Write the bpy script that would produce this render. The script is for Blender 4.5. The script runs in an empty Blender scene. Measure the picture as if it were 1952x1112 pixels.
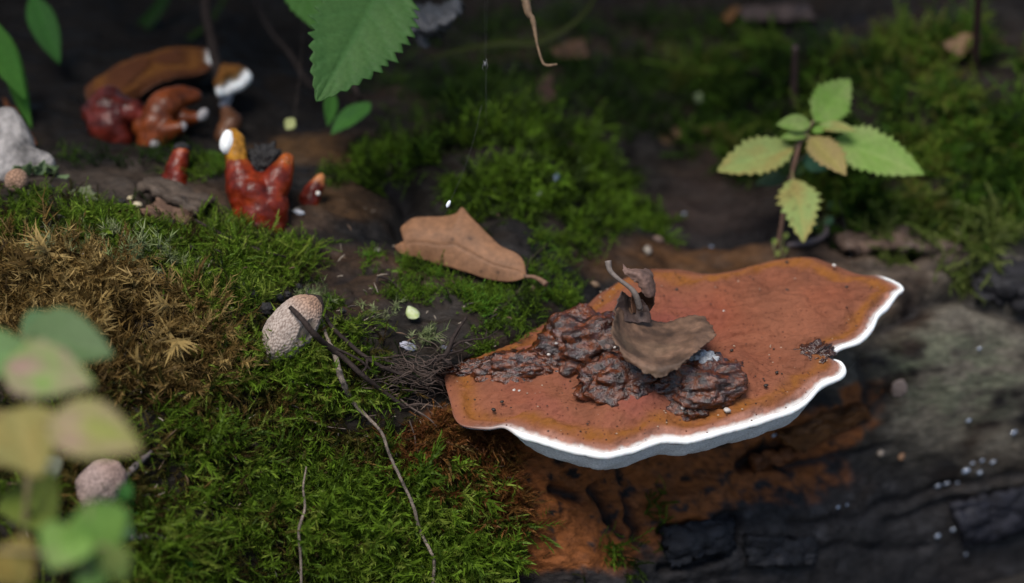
import bpy, math, random
import numpy as np
from mathutils import Vector, Matrix

# ------------------------------------------------------------------ camera, sky, sun, exposure
SC = bpy.context.scene
COL = SC.collection
PITCH = math.radians(25.0)
FOCUS = 0.90                       # metres from the lens to the plane of focus
K = 0.0002                         # metres per photo pixel in the plane of focus
CX, CY = 976.0, 556.0
RIGHT = np.array([1.0, 0, 0])
FWD = np.array([0, math.cos(PITCH), -math.sin(PITCH)])
UP = np.array([0, math.sin(PITCH), math.cos(PITCH)])
CAM = -FOCUS * FWD

cam_data = bpy.data.cameras.new('camera')
cam = bpy.data.objects.new('camera', cam_data)
COL.objects.link(cam)
cam.location = CAM
cam.rotation_euler = (math.radians(90) - PITCH, 0, 0)
cam_data.sensor_width = 36.0
cam_data.lens = 18.0 * FOCUS / (976 * K)
cam_data.clip_start = 0.01
cam_data.clip_end = 200.0
cam_data.dof.use_dof = True
cam_data.dof.focus_distance = FOCUS - 0.008
cam_data.dof.aperture_fstop = 4.1
SC.camera = cam

SUN_EL, SUN_AZ = 62.0, 205.0       # soft light through the canopy, from above and a little behind the camera
world = bpy.data.worlds.new('World'); SC.world = world; world.use_nodes = True
wn = world.node_tree
bg = wn.nodes['Background']
sky = wn.nodes.new('ShaderNodeTexSky'); sky.sky_type = 'NISHITA'; sky.sun_disc = False
sky.sun_elevation = math.radians(SUN_EL); sky.sun_rotation = math.radians(SUN_AZ)
wn.links.new(sky.outputs[0], bg.inputs[0]); bg.inputs[1].default_value = 0.05
sun_d = bpy.data.lights.new('sun', 'SUN'); sun = bpy.data.objects.new('sun', sun_d); COL.objects.link(sun)
sun_d.energy = 1.5; sun_d.angle = math.radians(28); sun_d.color = (1.0, 0.95, 0.88)
_a, _e = math.radians(SUN_AZ), math.radians(SUN_EL)
_sd = Vector((math.sin(_a) * math.cos(_e), math.cos(_a) * math.cos(_e), math.sin(_e)))
sun.rotation_euler = _sd.to_track_quat('Z', 'Y').to_euler()
SC.view_settings.view_transform = 'Standard'; SC.view_settings.look = 'None'
SC.view_settings.exposure = 1.4; SC.view_settings.gamma = 1.0
SC.render.engine = 'CYCLES'
SC.cycles.use_denoising = True
SC.cycles.max_bounces = 6; SC.cycles.diffuse_bounces = 3; SC.cycles.glossy_bounces = 3
SC.cycles.transmission_bounces = 4; SC.cycles.sample_clamp_indirect = 4.0

random.seed(7)
RNG = np.random.default_rng(11)

# ------------------------------------------------------------------ numeric helpers
def pix(px, py, d=0.0):
    """photo pixel + distance behind the plane of focus -> point in the place"""
    px = np.asarray(px, float); py = np.asarray(py, float); d = np.asarray(d, float)
    a = (px - CX) * K / FOCUS; b = (CY - py) * K / FOCUS
    v = FWD + a[..., None] * RIGHT + b[..., None] * UP
    return CAM + v * (FOCUS + d)[..., None]

_P = np.random.default_rng(3).permutation(256); _P = np.concatenate([_P, _P, _P])
_G = np.random.default_rng(5).normal(size=(256, 3)); _G /= np.linalg.norm(_G, axis=1)[:, None]
def noise(p, scale=1.0, seed=0.0):
    p = np.asarray(p, float) * scale + seed * 17.31
    i = np.floor(p).astype(int); f = p - i; i &= 255
    u = f * f * f * (f * (f * 6 - 15) + 10)
    out = 0
    for dx in (0, 1):
        for dy in (0, 1):
            for dz in (0, 1):
                h = _P[_P[_P[(i[..., 0] + dx) & 255] + ((i[..., 1] + dy) & 255)] + ((i[..., 2] + dz) & 255)]
                g = _G[h]
                q = f - np.array([dx, dy, dz])
                w = (u[..., 0] if dx else 1 - u[..., 0]) * (u[..., 1] if dy else 1 - u[..., 1]) * (u[..., 2] if dz else 1 - u[..., 2])
                out = out + w * (g * q).sum(-1)
    return out * 1.5
def fbm(p, scale, octs=4, seed=0.0, gain=0.5):
    o = 0; a = 1.0
    for k in range(octs):
        o = o + a * noise(p, scale * 2 ** k, seed + k); a *= gain
    return o
def sstep(a, b, x):
    t = np.clip((x - a) / (b - a), 0, 1); return t * t * (3 - 2 * t)
def norm(v):
    return v / np.maximum(np.linalg.norm(v, axis=-1, keepdims=True), 1e-12)
def catmull(pts, n):
    pts = np.asarray(pts, float); m = len(pts)
    if m == 2:
        t = np.linspace(0, 1, n)[:, None]; return pts[0] * (1 - t) + pts[1] * t
    q = np.vstack([2 * pts[0] - pts[1], pts, 2 * pts[-1] - pts[-2]])
    t = np.linspace(0, m - 1 - 1e-9, n); i = t.astype(int); f = (t - i)[:, None]
    a, b, c, d = q[i], q[i + 1], q[i + 2], q[i + 3]
    return 0.5 * (2 * b + (c - a) * f + (2 * a - 5 * b + 4 * c - d) * f ** 2 + (3 * b - a - 3 * c + d) * f ** 3)
def srgb(r, g, b):
    f = lambda c: (c / 255 / 12.92) if c / 255 <= 0.04045 else ((c / 255 + 0.055) / 1.055) ** 2.4
    return np.array([f(r), f(g), f(b)])

# ------------------------------------------------------------------ objects
def mesh(name, v, f, mat, parent=None, col=None, smooth=True, uv=None):
    me = bpy.data.meshes.new(name)
    v = np.asarray(v, float)
    if isinstance(f, np.ndarray):
        n = f.shape[1]
        me.vertices.add(len(v)); me.vertices.foreach_set('co', v.astype(np.float32).ravel())
        me.loops.add(f.size); me.loops.foreach_set('vertex_index', f.astype(np.int32).ravel())
        me.polygons.add(len(f)); me.polygons.foreach_set('loop_start', (np.arange(len(f)) * n).astype(np.int32))
        me.update(calc_edges=True)
    else:
        me.from_pydata(v.tolist(), [], f); me.update()
    if col is not None:
        c = np.ones((len(v), 4), np.float32); c[:, :3] = np.clip(col, 0, 1)
        at = me.color_attributes.new('Col', 'FLOAT_COLOR', 'POINT'); at.data.foreach_set('color', c.ravel())
    if smooth: me.polygons.foreach_set('use_smooth', np.ones(len(me.polygons), bool))
    me.materials.append(mat)
    o = bpy.data.objects.new(name, me); COL.objects.link(o)
    if parent is not None: o.parent = parent
    return o
def tag(o, label, cat=None, group=None, kind=None):
    if label: o['label'] = label
    if cat: o['category'] = cat
    if group: o['group'] = group
    if kind: o['kind'] = kind
    return o
def thing(name, label, cat, group=None):
    o = bpy.data.objects.new(name, None); COL.objects.link(o); o.empty_display_size = 0.01
    return tag(o, label, cat, group)
def root_at(root, p):
    """put a thing's empty at its base and keep its parts where they are"""
    root.location = Vector(p)
    for c in root.children: c.matrix_parent_inverse = Matrix.Translation(-Vector(p))
def thicken(o, t, offset=0.0):
    m = o.modifiers.new('thickness', 'SOLIDIFY'); m.thickness = t; m.offset = offset; return o

def grid_faces(nr, nc, wrap=False):
    r = np.arange(nr - 1)[:, None]; c = np.arange(nc if wrap else nc - 1)[None, :]
    a = r * nc + c; b = r * nc + (c + 1) % nc
    return np.stack([a, b, b + nc, a + nc], -1).reshape(-1, 4)
def tube_data(pts, rad, seg=8, wob=0.0, seed=0):
    pts = np.asarray(pts, float); n = len(pts); rad = np.broadcast_to(np.asarray(rad, float), (n,))
    t = norm(np.gradient(pts, axis=0))
    ref = np.array([0.13, 0.2, 0.97]); 
    a = norm(np.cross(t, ref + 0 * t)); b = np.cross(t, a)
    ang = np.linspace(0, 2 * np.pi, seg, endpoint=False)
    ring = (np.cos(ang)[None, :, None] * a[:, None] + np.sin(ang)[None, :, None] * b[:, None])
    v = pts[:, None] + ring * rad[:, None, None]
    if wob:
        v = v + ring * (rad[:, None, None] * wob * noise(v, 1.2 / max(rad.max(), 1e-6), seed)[..., None])
    v = v.reshape(-1, 3); f = grid_faces(n, seg, True)
    v = np.vstack([v, pts[0], pts[-1]]); s, e = n * seg, n * seg + 1
    k = np.arange(seg); k2 = (k + 1) % seg
    c0 = np.stack([k2, k, np.full(seg, s), np.full(seg, s)], -1)
    c1 = np.stack([(n - 1) * seg + k, (n - 1) * seg + k2, np.full(seg, e), np.full(seg, e)], -1)
    return v, f, np.vstack([c0, c1])[:, :3]
def tube(name, pts, rad, mat, parent=None, seg=8, wob=0.0, n=None, col=None):
    if n: 
        rr = np.interp(np.linspace(0, 1, n), np.linspace(0, 1, len(np.atleast_1d(rad))), np.atleast_1d(rad)) if np.ndim(rad) else rad
        pts = catmull(pts, n); rad = rr
    v, f, caps = tube_data(pts, rad, seg, wob, random.random() * 9)
    return mesh(name, v, f.tolist() + caps.tolist(), mat, parent, col=None if col is None else np.tile(col, (len(v), 1)))
_ico = {}
def ico(sub):
    if sub not in _ico:
        import bmesh
        bm = bmesh.new(); bmesh.ops.create_icosphere(bm, subdivisions=sub, radius=1.0)
        _ico[sub] = (np.array([v.co[:] for v in bm.verts]), np.array([[w.index for w in f.verts] for f in bm.faces])); bm.free()
    return _ico[sub]
def frame(z, x=None):
    z = norm(np.asarray(z, float)); x = np.array([1.0, 0.1, 0]) if x is None else np.asarray(x, float)
    x = norm(x - z * (x @ z)); y = np.cross(z, x)
    return np.stack([x, y, z], 1)
def blob_data(c, r, sub=4, axis=(0, 0, 1), xdir=None, amp=0.0, sc=1.0, octs=3, seed=0):
    v, f = ico(sub); R = frame(axis, xdir)
    r = np.broadcast_to(np.asarray(r, float), (3,))
    d = 1 + amp * fbm(v, sc, octs, seed)
    return (v * d[:, None] * r) @ R.T + np.asarray(c), f, v
def blob(name, c, r, mat, parent=None, sub=3, col=None, **k):
    v, f, _ = blob_data(c, r, sub, **k)
    if col is not None and np.ndim(col) == 1: col = np.tile(col, (len(v), 1))
    return mesh(name, v, f, mat, parent, col)

# ------------------------------------------------------------------ materials (all procedural)
def pmat(name, base=None, attr=False, rough=0.6, var=0.25, vscale=300.0, vdark=None, bump=0.0, bscale=800.0, bdist=0.0006,
         trans=0.0, coat=0.0, spec=0.5, sss=0.0, rvar=0.0, speck=None, detail=6.0, stretch=None):
    m = bpy.data.materials.new(name); m.use_nodes = True
    nt = m.node_tree; N = nt.nodes; L = nt.links
    P = N['Principled BSDF']; out = N['Material Output']
    tc = N.new('ShaderNodeTexCoord'); src = tc.outputs['Object']
    if stretch:
        mp = N.new('ShaderNodeMapping'); mp.inputs['Scale'].default_value = stretch; L.new(src, mp.inputs[0]); src = mp.outputs[0]
    if attr:
        at = N.new('ShaderNodeAttribute'); at.attribute_name = 'Col'; c_out = at.outputs['Color']
    else:
        rg = N.new('ShaderNodeRGB'); rg.outputs[0].default_value = (*base, 1); c_out = rg.outputs[0]
    if var:
        nz = N.new('ShaderNodeTexNoise'); nz.inputs['Scale'].default_value = vscale; nz.inputs['Detail'].default_value = detail
        nz.inputs['Roughness'].default_value = 0.65; L.new(src, nz.inputs['Vector'])
        mr = N.new('ShaderNodeMapRange'); mr.inputs[1].default_value = 0.3; mr.inputs[2].default_value = 0.7
        mr.inputs[3].default_value = 1 - var; mr.inputs[4].default_value = 1 + var; L.new(nz.outputs[0], mr.inputs[0])
        mx = N.new('ShaderNodeVectorMath'); mx.operation = 'SCALE'; L.new(c_out, mx.inputs[0]); L.new(mr.outputs[0], mx.inputs['Scale'])
        c_out = mx.outputs[0]
        if vdark is not None:
            n2 = N.new('ShaderNodeTexNoise'); n2.inputs['Scale'].default_value = vscale * 0.31; n2.inputs['Detail'].default_value = 5
            L.new(src, n2.inputs['Vector'])
            r2 = N.new('ShaderNodeMapRange'); r2.inputs[1].default_value = 0.48; r2.inputs[2].default_value = 0.66
            L.new(n2.outputs[0], r2.inputs[0])
            m2 = N.new('ShaderNodeMix'); m2.data_type = 'RGBA'; L.new(r2.outputs[0], m2.inputs[0])
            L.new(c_out, m2.inputs[6]); m2.inputs[7].default_value = (*vdark, 1); c_out = m2.outputs[2]
    if speck:
        sscale, sthr, scol = speck
        vo = N.new('ShaderNodeTexVoronoi'); vo.inputs['Scale'].default_value = sscale; L.new(src, vo.inputs['Vector'])
        r3 = N.new('ShaderNodeMapRange'); r3.inputs[1].default_value = sthr; r3.inputs[2].default_value = sthr * 0.6
        L.new(vo.outputs['Distance'], r3.inputs[0])
        wn_ = N.new('ShaderNodeSeparateColor'); L.new(vo.outputs['Color'], wn_.inputs[0])
        gt = N.new('ShaderNodeMath'); gt.operation = 'GREATER_THAN'; gt.inputs[1].default_value = 0.55; L.new(wn_.outputs[0], gt.inputs[0])
        mu = N.new('ShaderNodeMath'); mu.operation = 'MULTIPLY'; L.new(r3.outputs[0], mu.inputs[0]); L.new(gt.outputs[0], mu.inputs[1])
        m3 = N.new('ShaderNodeMix'); m3.data_type = 'RGBA'; L.new(mu.outputs[0], m3.inputs[0])
        L.new(c_out, m3.inputs[6]); m3.inputs[7].default_value = (*scol, 1); c_out = m3.outputs[2]
    L.new(c_out, P.inputs['Base Color'])
    P.inputs['Roughness'].default_value = rough
    P.inputs['Specular IOR Level'].default_value = spec
    P.inputs['Coat Weight'].default_value = coat; P.inputs['Coat Roughness'].default_value = 0.12
    if sss:
        P.inputs['Subsurface Weight'].default_value = sss; P.inputs['Subsurface Radius'].default_value = (1, .6, .4); P.inputs['Subsurface Scale'].default_value = 0.0015
    if rvar:
        n4 = N.new('ShaderNodeTexNoise'); n4.inputs['Scale'].default_value = vscale * 0.4; n4.inputs['Detail'].default_value = 4; L.new(src, n4.inputs['Vector'])
        r4 = N.new('ShaderNodeMapRange'); r4.inputs[1].default_value = 0.38; r4.inputs[2].default_value = 0.62
        r4.inputs[3].default_value = max(rough - rvar, .08); r4.inputs[4].default_value = min(rough + rvar, 1); L.new(n4.outputs[0], r4.inputs[0])
        L.new(r4.outputs[0], P.inputs['Roughness'])
    if bump:
        nb = N.new('ShaderNodeTexNoise'); nb.inputs['Scale'].default_value = bscale; nb.inputs['Detail'].default_value = 6; nb.inputs['Roughness'].default_value = 0.6
        L.new(src, nb.inputs['Vector'])
        bp = N.new('ShaderNodeBump'); bp.inputs['Strength'].default_value = bump; bp.inputs['Distance'].default_value = bdist
        L.new(nb.outputs[0], bp.inputs['Height']); L.new(bp.outputs[0], P.inputs['Normal'])
        if coat: L.new(bp.outputs[0], P.inputs['Coat Normal'])
    if trans:
        tr = N.new('ShaderNodeBsdfTranslucent'); L.new(c_out, tr.inputs[0])
        ms = N.new('ShaderNodeMixShader'); ms.inputs[0].default_value = trans
        L.new(P.outputs[0], ms.inputs[1]); L.new(tr.outputs[0], ms.inputs[2]); L.new(ms.outputs[0], out.inputs[0])
    return m

M_LOG = pmat('rotten_wood', attr=True, rough=0.68, spec=0.16, var=0.5, vscale=420, bump=0.9, bscale=650, bdist=0.0012, rvar=0.25, stretch=(0.45, 1, 1))
M_BARK = pmat('wet_bark', attr=True, rough=0.6, spec=0.2, var=0.5, vscale=350, bump=0.9, bscale=500, bdist=0.0012, rvar=0.25, stretch=(0.5, 1, 1))
M_SOIL = pmat('leaf_mould', base=(0.012, 0.009, 0.007), rough=0.9, var=0.5, vscale=60, bump=1, bscale=120, bdist=0.004)
M_MOSS = pmat('moss', attr=True, rough=0.5, var=0.15, vscale=900, trans=0.3, spec=0.14)
M_CAP = pmat('fungus_cap', attr=True, rough=0.78, var=0.13, vscale=420, bump=0.8, bscale=650, bdist=0.0010, spec=0.2,
             speck=(520, 0.22, (0.09, 0.025, 0.014)))
M_RIM = pmat('fungus_margin', attr=True, rough=0.6, var=0.05, vscale=600, bump=0.25, bscale=1500, bdist=0.0003, sss=0.15)
M_PORE = pmat('fungus_pores', base=(0.74, 0.745, 0.75), rough=0.85, var=0.3, vscale=1300, bump=0.9, bscale=3500, bdist=0.0003)
M_RESIN = pmat('dark_resin', attr=True, rough=0.09, var=0.6, vscale=700, bump=0.85, bscale=760, bdist=0.0010, spec=0.8)
M_MOULD = pmat('white_mould', base=(0.36, 0.37, 0.39), rough=0.4, var=0.45, vscale=1400, bump=1.0, bscale=1800, bdist=0.0006)
M_LAC = pmat('lacquered_red', attr=True, rough=0.34, var=0.5, vscale=260, bump=0.5, bscale=300, bdist=0.0010, spec=.3)
M_PALE = pmat('pale_growth', attr=True, rough=0.55, var=0.1, vscale=500, bump=0.2, bscale=900, sss=0.1)
M_LEAF = pmat('green_leaf', attr=True, rough=0.55, var=0.14, vscale=500, bump=0.3, bscale=1400, bdist=0.0003, trans=0.3, spec=0.14)
M_DEAD = pmat('dead_leaf', attr=True, rough=0.62, var=0.28, vscale=380, bump=0.55, bscale=1100, bdist=0.0005, trans=0.08, spec=0.35)
M_TWIG = pmat('dark_twig', base=(0.030, 0.021, 0.018), rough=0.75, spec=0.15, var=0.5, vscale=700, bump=0.8, bscale=1200, bdist=0.0005)
M_ROOT = pmat('pale_root', base=(0.20, 0.155, 0.12), rough=0.8, var=0.6, vscale=1100, vdark=(0.06, 0.045, 0.035), bump=1, bscale=1800, bdist=0.0005)
M_FINE = pmat('fine_rootlets', base=(0.07, 0.045, 0.034), rough=0.75, var=0.5, vscale=300)
M_STEM = pmat('plant_stem', attr=True, rough=0.5, var=0.25, vscale=500, trans=0.1)
M_CRUMB = pmat('soil_crumb', base=(0.011, 0.009, 0.009), rough=0.6, var=0.5, vscale=700, bump=1, bscale=1200, bdist=0.0008)
M_PUFF = pmat('puffball_skin', attr=True, rough=0.85, var=0.12, vscale=1500, bump=0.3, bscale=3000, bdist=0.0002, spec=0.25)
M_SILK = pmat('spider_silk', base=(0.10, 0.10, 0.10), rough=0.35, var=0.0)
M_FLECK = pmat('pale_fleck', base=(0.78, 0.8, 0.84), rough=0.25, var=0.15, vscale=900, coat=0.4)
M_GRIT = pmat('grit', attr=True, rough=0.6, var=0.3, vscale=1500)

# ------------------------------------------------------------------ the log: a surface worked out from distances (metres behind the plane of focus)
_cols = np.array([-400, 0, 250, 500, 750, 1000, 1250, 1500, 1750, 2000, 2400], float)
_rows = np.array([1500, 1300, 1112, 900, 700, 600, 500, 450, 400, 340, 280, 200, 100, 0, -150, -300], float)
_D = np.array([
    # -400    0    250    500    750   1000   1250   1500   1750   2000   2400
    [-.080, -.085, -.070, -.020, .020, .060, .090, .120, .180, .210, .250],   # 1500
    [-.090, -.088, -.070, -.020, .006, .035, .065, .090, .150, .180, .220],   # 1300
    [-.082, -.076, -.060, -.022, .000, .015, .040, .070, .120, .145, .185],  # 1112
    [-.060, -.055, -.045, -.015, .000, .010, .045, .068, .100, .120, .150],  # 900
    [-.035, -.030, -.025, -.010, .000, .015, .055, .072, .085, .100, .125],   # 700
    [-.018, -.012, -.010, -.002, .014, .035, .068, .082, .086, .100, .120],   # 600
    [-.002, .000, .002, .020, .046, .056, .096, .100, .102, .110, .130],      # 500
    [.010, .012, .014, .040, .064, .070, .118, .114, .120, .122, .140],       # 450
    [.030, .032, .034, .060, .084, .086, .140, .132, .128, .130, .148],       # 400
    [.055, .056, .060, .085, .100, .096, .160, .146, .133, .135, .155],       # 340
    [.082, .084, .090, .112, .120, .108, .178, .158, .138, .140, .160],       # 280
    [.120, .122, .128, .150, .158, .150, .200, .172, .148, .148, .170],       # 200
    [.165, .168, .175, .195, .205, .195, .225, .195, .170, .168, .190],       # 100
    [.210, .212, .220, .240, .245, .235, .255, .225, .200, .198, .220],       # 0
    [.280, .280, .285, .300, .305, .295, .305, .275, .250, .245, .265],       # -150
    [.340, .340, .345, .355, .360, .350, .355, .330, .310, .305, .320],       # -300
])
STEP = 5
GX = np.arange(-400, 2401, STEP, dtype=float); GY = np.arange(-300, 1501, STEP, dtype=float)
def cubic_rows(xk, yk, x):
    """monotone-ish cubic (Catmull tangents) along axis 0"""
    h = np.diff(xk); s = np.diff(yk, axis=0) / h[:, None]
    m = np.vstack([s[:1], (s[:-1] * h[1:, None] + s[1:] * h[:-1, None]) / (h[1:] + h[:-1])[:, None], s[-1:]])
    i = np.clip(np.searchsorted(xk, x) - 1, 0, len(xk) - 2); t = ((x - xk[i]) / h[i])[:, None]; hh = h[i][:, None]
    return (2 * t**3 - 3 * t**2 + 1) * yk[i] + (t**3 - 2 * t**2 + t) * hh * m[i] + (-2 * t**3 + 3 * t**2) * yk[i + 1] + (t**3 - t**2) * hh * m[i + 1]
_Dr = cubic_rows(_rows[::-1], _D[::-1], GY)
DG = cubic_rows(_cols, _Dr.T.copy(), GX).T
PXG, PYG = np.meshgrid(GX, GY)

# --- the big bracket's plane and outline (needed to make room for it in the log)
BR_P0 = pix(1150, 872, -0.028); BR_T = math.radians(15)
BR_N = norm(np.array([-0.03, -math.sin(BR_T), math.cos(BR_T)]))
def on_plane(px, py, P0=BR_P0, Nn=BR_N):
    px = np.asarray(px, float); py = np.asarray(py, float)
    v = FWD + ((px - CX) * K / FOCUS)[..., None] * RIGHT + ((CY - py) * K / FOCUS)[..., None] * UP
    t = ((P0 - CAM) @ Nn) / (v @ Nn)
    return CAM + v * t[..., None]
BR_OUT = [(845, 716), (851, 745), (859, 775), (866, 800), (884, 815), (930, 819), (962, 816), (1000, 834), (1060, 853), (1100, 866), (1148, 876),
          (1200, 864), (1258, 846), (1318, 843), (1370, 831), (1440, 811), (1500, 788), (1540, 768), (1570, 736), (1604, 720), (1614, 706),
          (1606, 690), (1588, 684), (1590, 676), (1606, 666), (1640, 654), (1664, 630), (1676, 606), (1692, 592), (1700, 582), (1712, 566), (1723, 556), (1712, 543), (1680, 530), (1640, 528), (1592, 510),
          (1545, 493), (1490, 496), (1440, 509), (1390, 524), (1340, 529), (1285, 517), (1240, 516), (1190, 534), (1150, 558), (1108, 592), (1040, 618), (960, 664), (900, 692)]
BR_C = (1235, 690)
_ov = on_plane(BR_C[0], BR_C[1]); BR_R = frame(BR_N)
def to_uv(p): q = (p - _ov); return np.stack([q @ BR_R[:, 0], q @ BR_R[:, 1]], -1)
_ouv = to_uv(on_plane([p[0] for p in BR_OUT], [p[1] for p in BR_OUT]))
_ouv = catmull(np.vstack([_ouv, _ouv[:1]]), 1400)[:-1]
_oth = np.arctan2(_ouv[:, 1], _ouv[:, 0]); _orr = np.hypot(_ouv[:, 0], _ouv[:, 1])
_so = np.argsort(_oth); _oth, _orr = _oth[_so], _orr[_so]
def br_rad(th): return np.interp(th, np.r_[_oth - 2 * np.pi, _oth, _oth + 2 * np.pi], np.r_[_orr, _orr, _orr])
_gp = on_plane(PXG, PYG); _guv = to_uv(_gp)
_gd = (_gp - CAM) @ FWD - FOCUS
_rel = np.hypot(_guv[..., 0], _guv[..., 1]) / br_rad(np.arctan2(_guv[..., 1], _guv[..., 0]))
_w = 1 - sstep(0.93, 1.06, _rel)
_lim = np.maximum(DG, np.minimum(_gd, 0.2) + 0.016)
DG = DG * (1 - _w) + _lim * _w
POS = pix(PXG, PYG, DG)

def grid_normals(P):
    n = np.cross(np.gradient(P, axis=1), np.gradient(P, axis=0)); n = norm(n)
    s = np.sign((n * (CAM - P)).sum(-1)); return n * s[..., None]
NRM = grid_normals(POS)
# relief: slumped lumps, long wood grain, cracks
LP = POS * np.array([0.35, 1, 1])
relief = 0.0065 * fbm(POS, 22, 3, 1) + 0.0028 * fbm(LP, 95, 4, 2) + 0.0009 * fbm(LP, 420, 3, 6)
def seg_dist(poly, X, Y):
    d = np.full(X.shape, 1e9)
    for (x0, y0), (x1, y1) in zip(poly[:-1], poly[1:]):
        dx, dy = x1 - x0, y1 - y0; t = np.clip(((X - x0) * dx + (Y - y0) * dy) / (dx * dx + dy * dy), 0, 1)
        d = np.minimum(d, np.hypot(X - x0 - t * dx, Y - y0 - t * dy))
    return d
wobx = 14 * fbm(POS, 60, 3, 9); woby = 10 * fbm(POS, 60, 3, 12)
CRACKS = [([(1130, 935), (1165, 985), (1190, 1015)], 9, .006), ([(1195, 950), (1215, 1000), (1225, 1030)], 7, .005), ([(1060, 935), (1100, 950)], 14, .005),
          ([(1260, 1085), (1330, 1075), (1400, 1040), (1408, 990)], 9, .007), ([(1255, 1010), (1320, 1000), (1400, 985)], 7, .005),
          ([(1420, 885), (1520, 850), (1640, 800), (1700, 760)], 16, .008), ([(1460, 890), (1560, 880), (1700, 850)], 9, .005),
          ([(1690, 630), (1740, 590), (1790, 560), (1830, 545)], 20, .010), ([(1840, 500), (1870, 570), (1960, 610)], 24, .012), ([(1640, 690), (1660, 740), (1640, 800)], 16, .009),
          ([(1500, 1000), (1640, 985), (1800, 930), (1960, 900)], 9, .005), ([(1480, 1060), (1600, 1040), (1760, 1050)], 8, .005), ([(1700, 1000), (1820, 960), (1960, 930)], 10, .006),
          ([(1560, 480), (1680, 500), (1800, 495), (1960, 520)], 8, .004), ([(1590, 455), (1700, 470), (1820, 455)], 9, .006),
          ([(280, 352), (350, 392), (440, 412)], 16, .006), ([(560, 520), (700, 515), (860, 545)], 8, .003), ([(460, 510), (620, 545), (760, 560)], 6, .003),
          ([(640, 770), (730, 750), (830, 760)], 22, .007), ([(1240, 440), (1330, 455), (1450, 440)], 16, .006), ([(670, 330), (760, 360), (770, 420)], 22, .008)]
for poly, w, dep in CRACKS:
    relief -= dep * np.exp(-(seg_dist(poly, PXG + wobx, PYG + woby) / w) ** 2)
CRACKF = np.zeros_like(relief)
for poly, w, dep in CRACKS: CRACKF = np.maximum(CRACKF, np.exp(-(seg_dist(poly, PXG + wobx, PYG + woby) / (w * .8)) ** 2))
# sunken place kept clear under the big bracket
relief = relief * (1 - 0.75 * _w * (PYG < 900))
relief = relief * (1 - .62 * sstep(1380, 1620, PXG) * sstep(560, 660, PYG))
LOGP = POS + NRM * relief[..., None]
LOGN = grid_normals(LOGP)
def surf(px, py, lift=0.0):
    px = np.asarray(px, float); py = np.asarray(py, float)
    fx = np.clip((px - GX[0]) / STEP, 0, len(GX) - 1.001); fy = np.clip((py - GY[0]) / STEP, 0, len(GY) - 1.001)
    ix = fx.astype(int); iy = fy.astype(int); fx = (fx - ix)[..., None]; fy = (fy - iy)[..., None]
    def bl(A): return A[iy, ix] * (1 - fx) * (1 - fy) + A[iy, ix + 1] * fx * (1 - fy) + A[iy + 1, ix] * (1 - fx) * fy + A[iy + 1, ix + 1] * fx * fy
    n = norm(bl(LOGN)); p = bl(LOGP)
    return p + n * np.asarray(lift, float)[..., None], n
def sdepth(px, py):
    return float((surf(px, py)[0] - CAM) @ FWD - FOCUS)
def ell(cx, cy, rx, ry, X=None, Y=None, soft=0.35, rot=0):
    X = PXG if X is None else X; Y = PYG if Y is None else Y
    c, s = math.cos(math.radians(rot)), math.sin(math.radians(rot))
    a = ((X - cx) * c + (Y - cy) * s) / rx; b = (-(X - cx) * s + (Y - cy) * c) / ry
    return 1 - sstep(1 - soft, 1 + soft, np.hypot(a, b))

# log colours: wood, wet black, brown stain, spore dust, pale lichen (stains with shapes of their own), then painted back shade
n1 = fbm(LP, 45, 4, 20); n2 = fbm(LP, 160, 4, 24); n3 = fbm(POS, 30, 3, 31); n4 = fbm(POS, 260, 3, 37)
c_dark = np.array([.016, .014, .014]); c_brown = np.array([.052, .032, .020]); c_tan = np.array([.115, .072, .048]); c_grey = np.array([.062, .054, .050])
c_dark, c_brown, c_tan, c_grey = c_dark * .5, c_brown * .45, c_tan * .6, c_grey * .42
LC = c_dark + (c_brown - c_dark) * sstep(-.35, .45, n1)[..., None]
def mixin(c, w): 
    global LC
    LC = LC * (1 - w[..., None]) + np.asarray(c) * w[..., None]
mixin(c_grey, .6 * sstep(.1, .7, n2))
nz = .6 * n2 + .5 * n3
for e, c, a in [((620, 535, 200, 58), (.060, .032, .018), .9), ((850, 600, 130, 45), c_grey, .7), ((340, 390, 90, 25), c_tan, .8), ((630, 285, 150, 30), (.085, .042, .015), .8), ((660, 390, 70, 30), (.085, .042, .016), .6),
                ((560, 430, 60, 30), c_tan, .6), ((1350, 500, 190, 34), (.080, .036, .013), .8), ((1380, 395, 120, 60), (.03, .020, .017), .8), ((1640, 490, 170, 34), c_tan, .75), ((1760, 460, 120, 30), c_tan, .7),
                ((1700, 560, 120, 60), c_tan * .8, .8), ((200, 360, 160, 40), (.05, .038, .03), .8)]:
    mixin(c, a * np.clip(ell(*e, soft=.5) * (1 + 1.2 * nz), 0, 1))
back_shade = np.clip(sstep(300, 235, PYG + 50 * n3) * sstep(820, 640, PXG + 90 * n1) + .8 * sstep(120, 40, PYG + 40 * n3), 0, 1)
mixin((.0065, .0048, .0042), .95 * back_shade)  # shade at the back of the log, painted in as near-black
mixin((.013, .010, .007), .9 * np.clip(np.maximum.reduce([ell(e[0], e[1], e[2], e[3], rot=e[5] if len(e) > 5 else 0) for e in [(150, 450, 300, 70), (300, 600, 400, 140, 15), (500, 820, 420, 240), (250, 1000, 500, 250), (750, 1050, 260, 150), (960, 340, 290, 110), (1720, 280, 290, 170)]]), 0, 1))
# lichen film on the far end
li = np.clip(ell(1830, 700, 230, 170, rot=10, soft=.7) * (1.0 + 1.4 * n3 + .7 * n2), 0, 1)
mixin((.120, .105, .082), .85 * li)
mixin((.085, .10, .06), .5 * np.clip(ell(1820, 720, 130, 80, soft=.6) * (.6 + 2 * n2), 0, 1))
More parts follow.
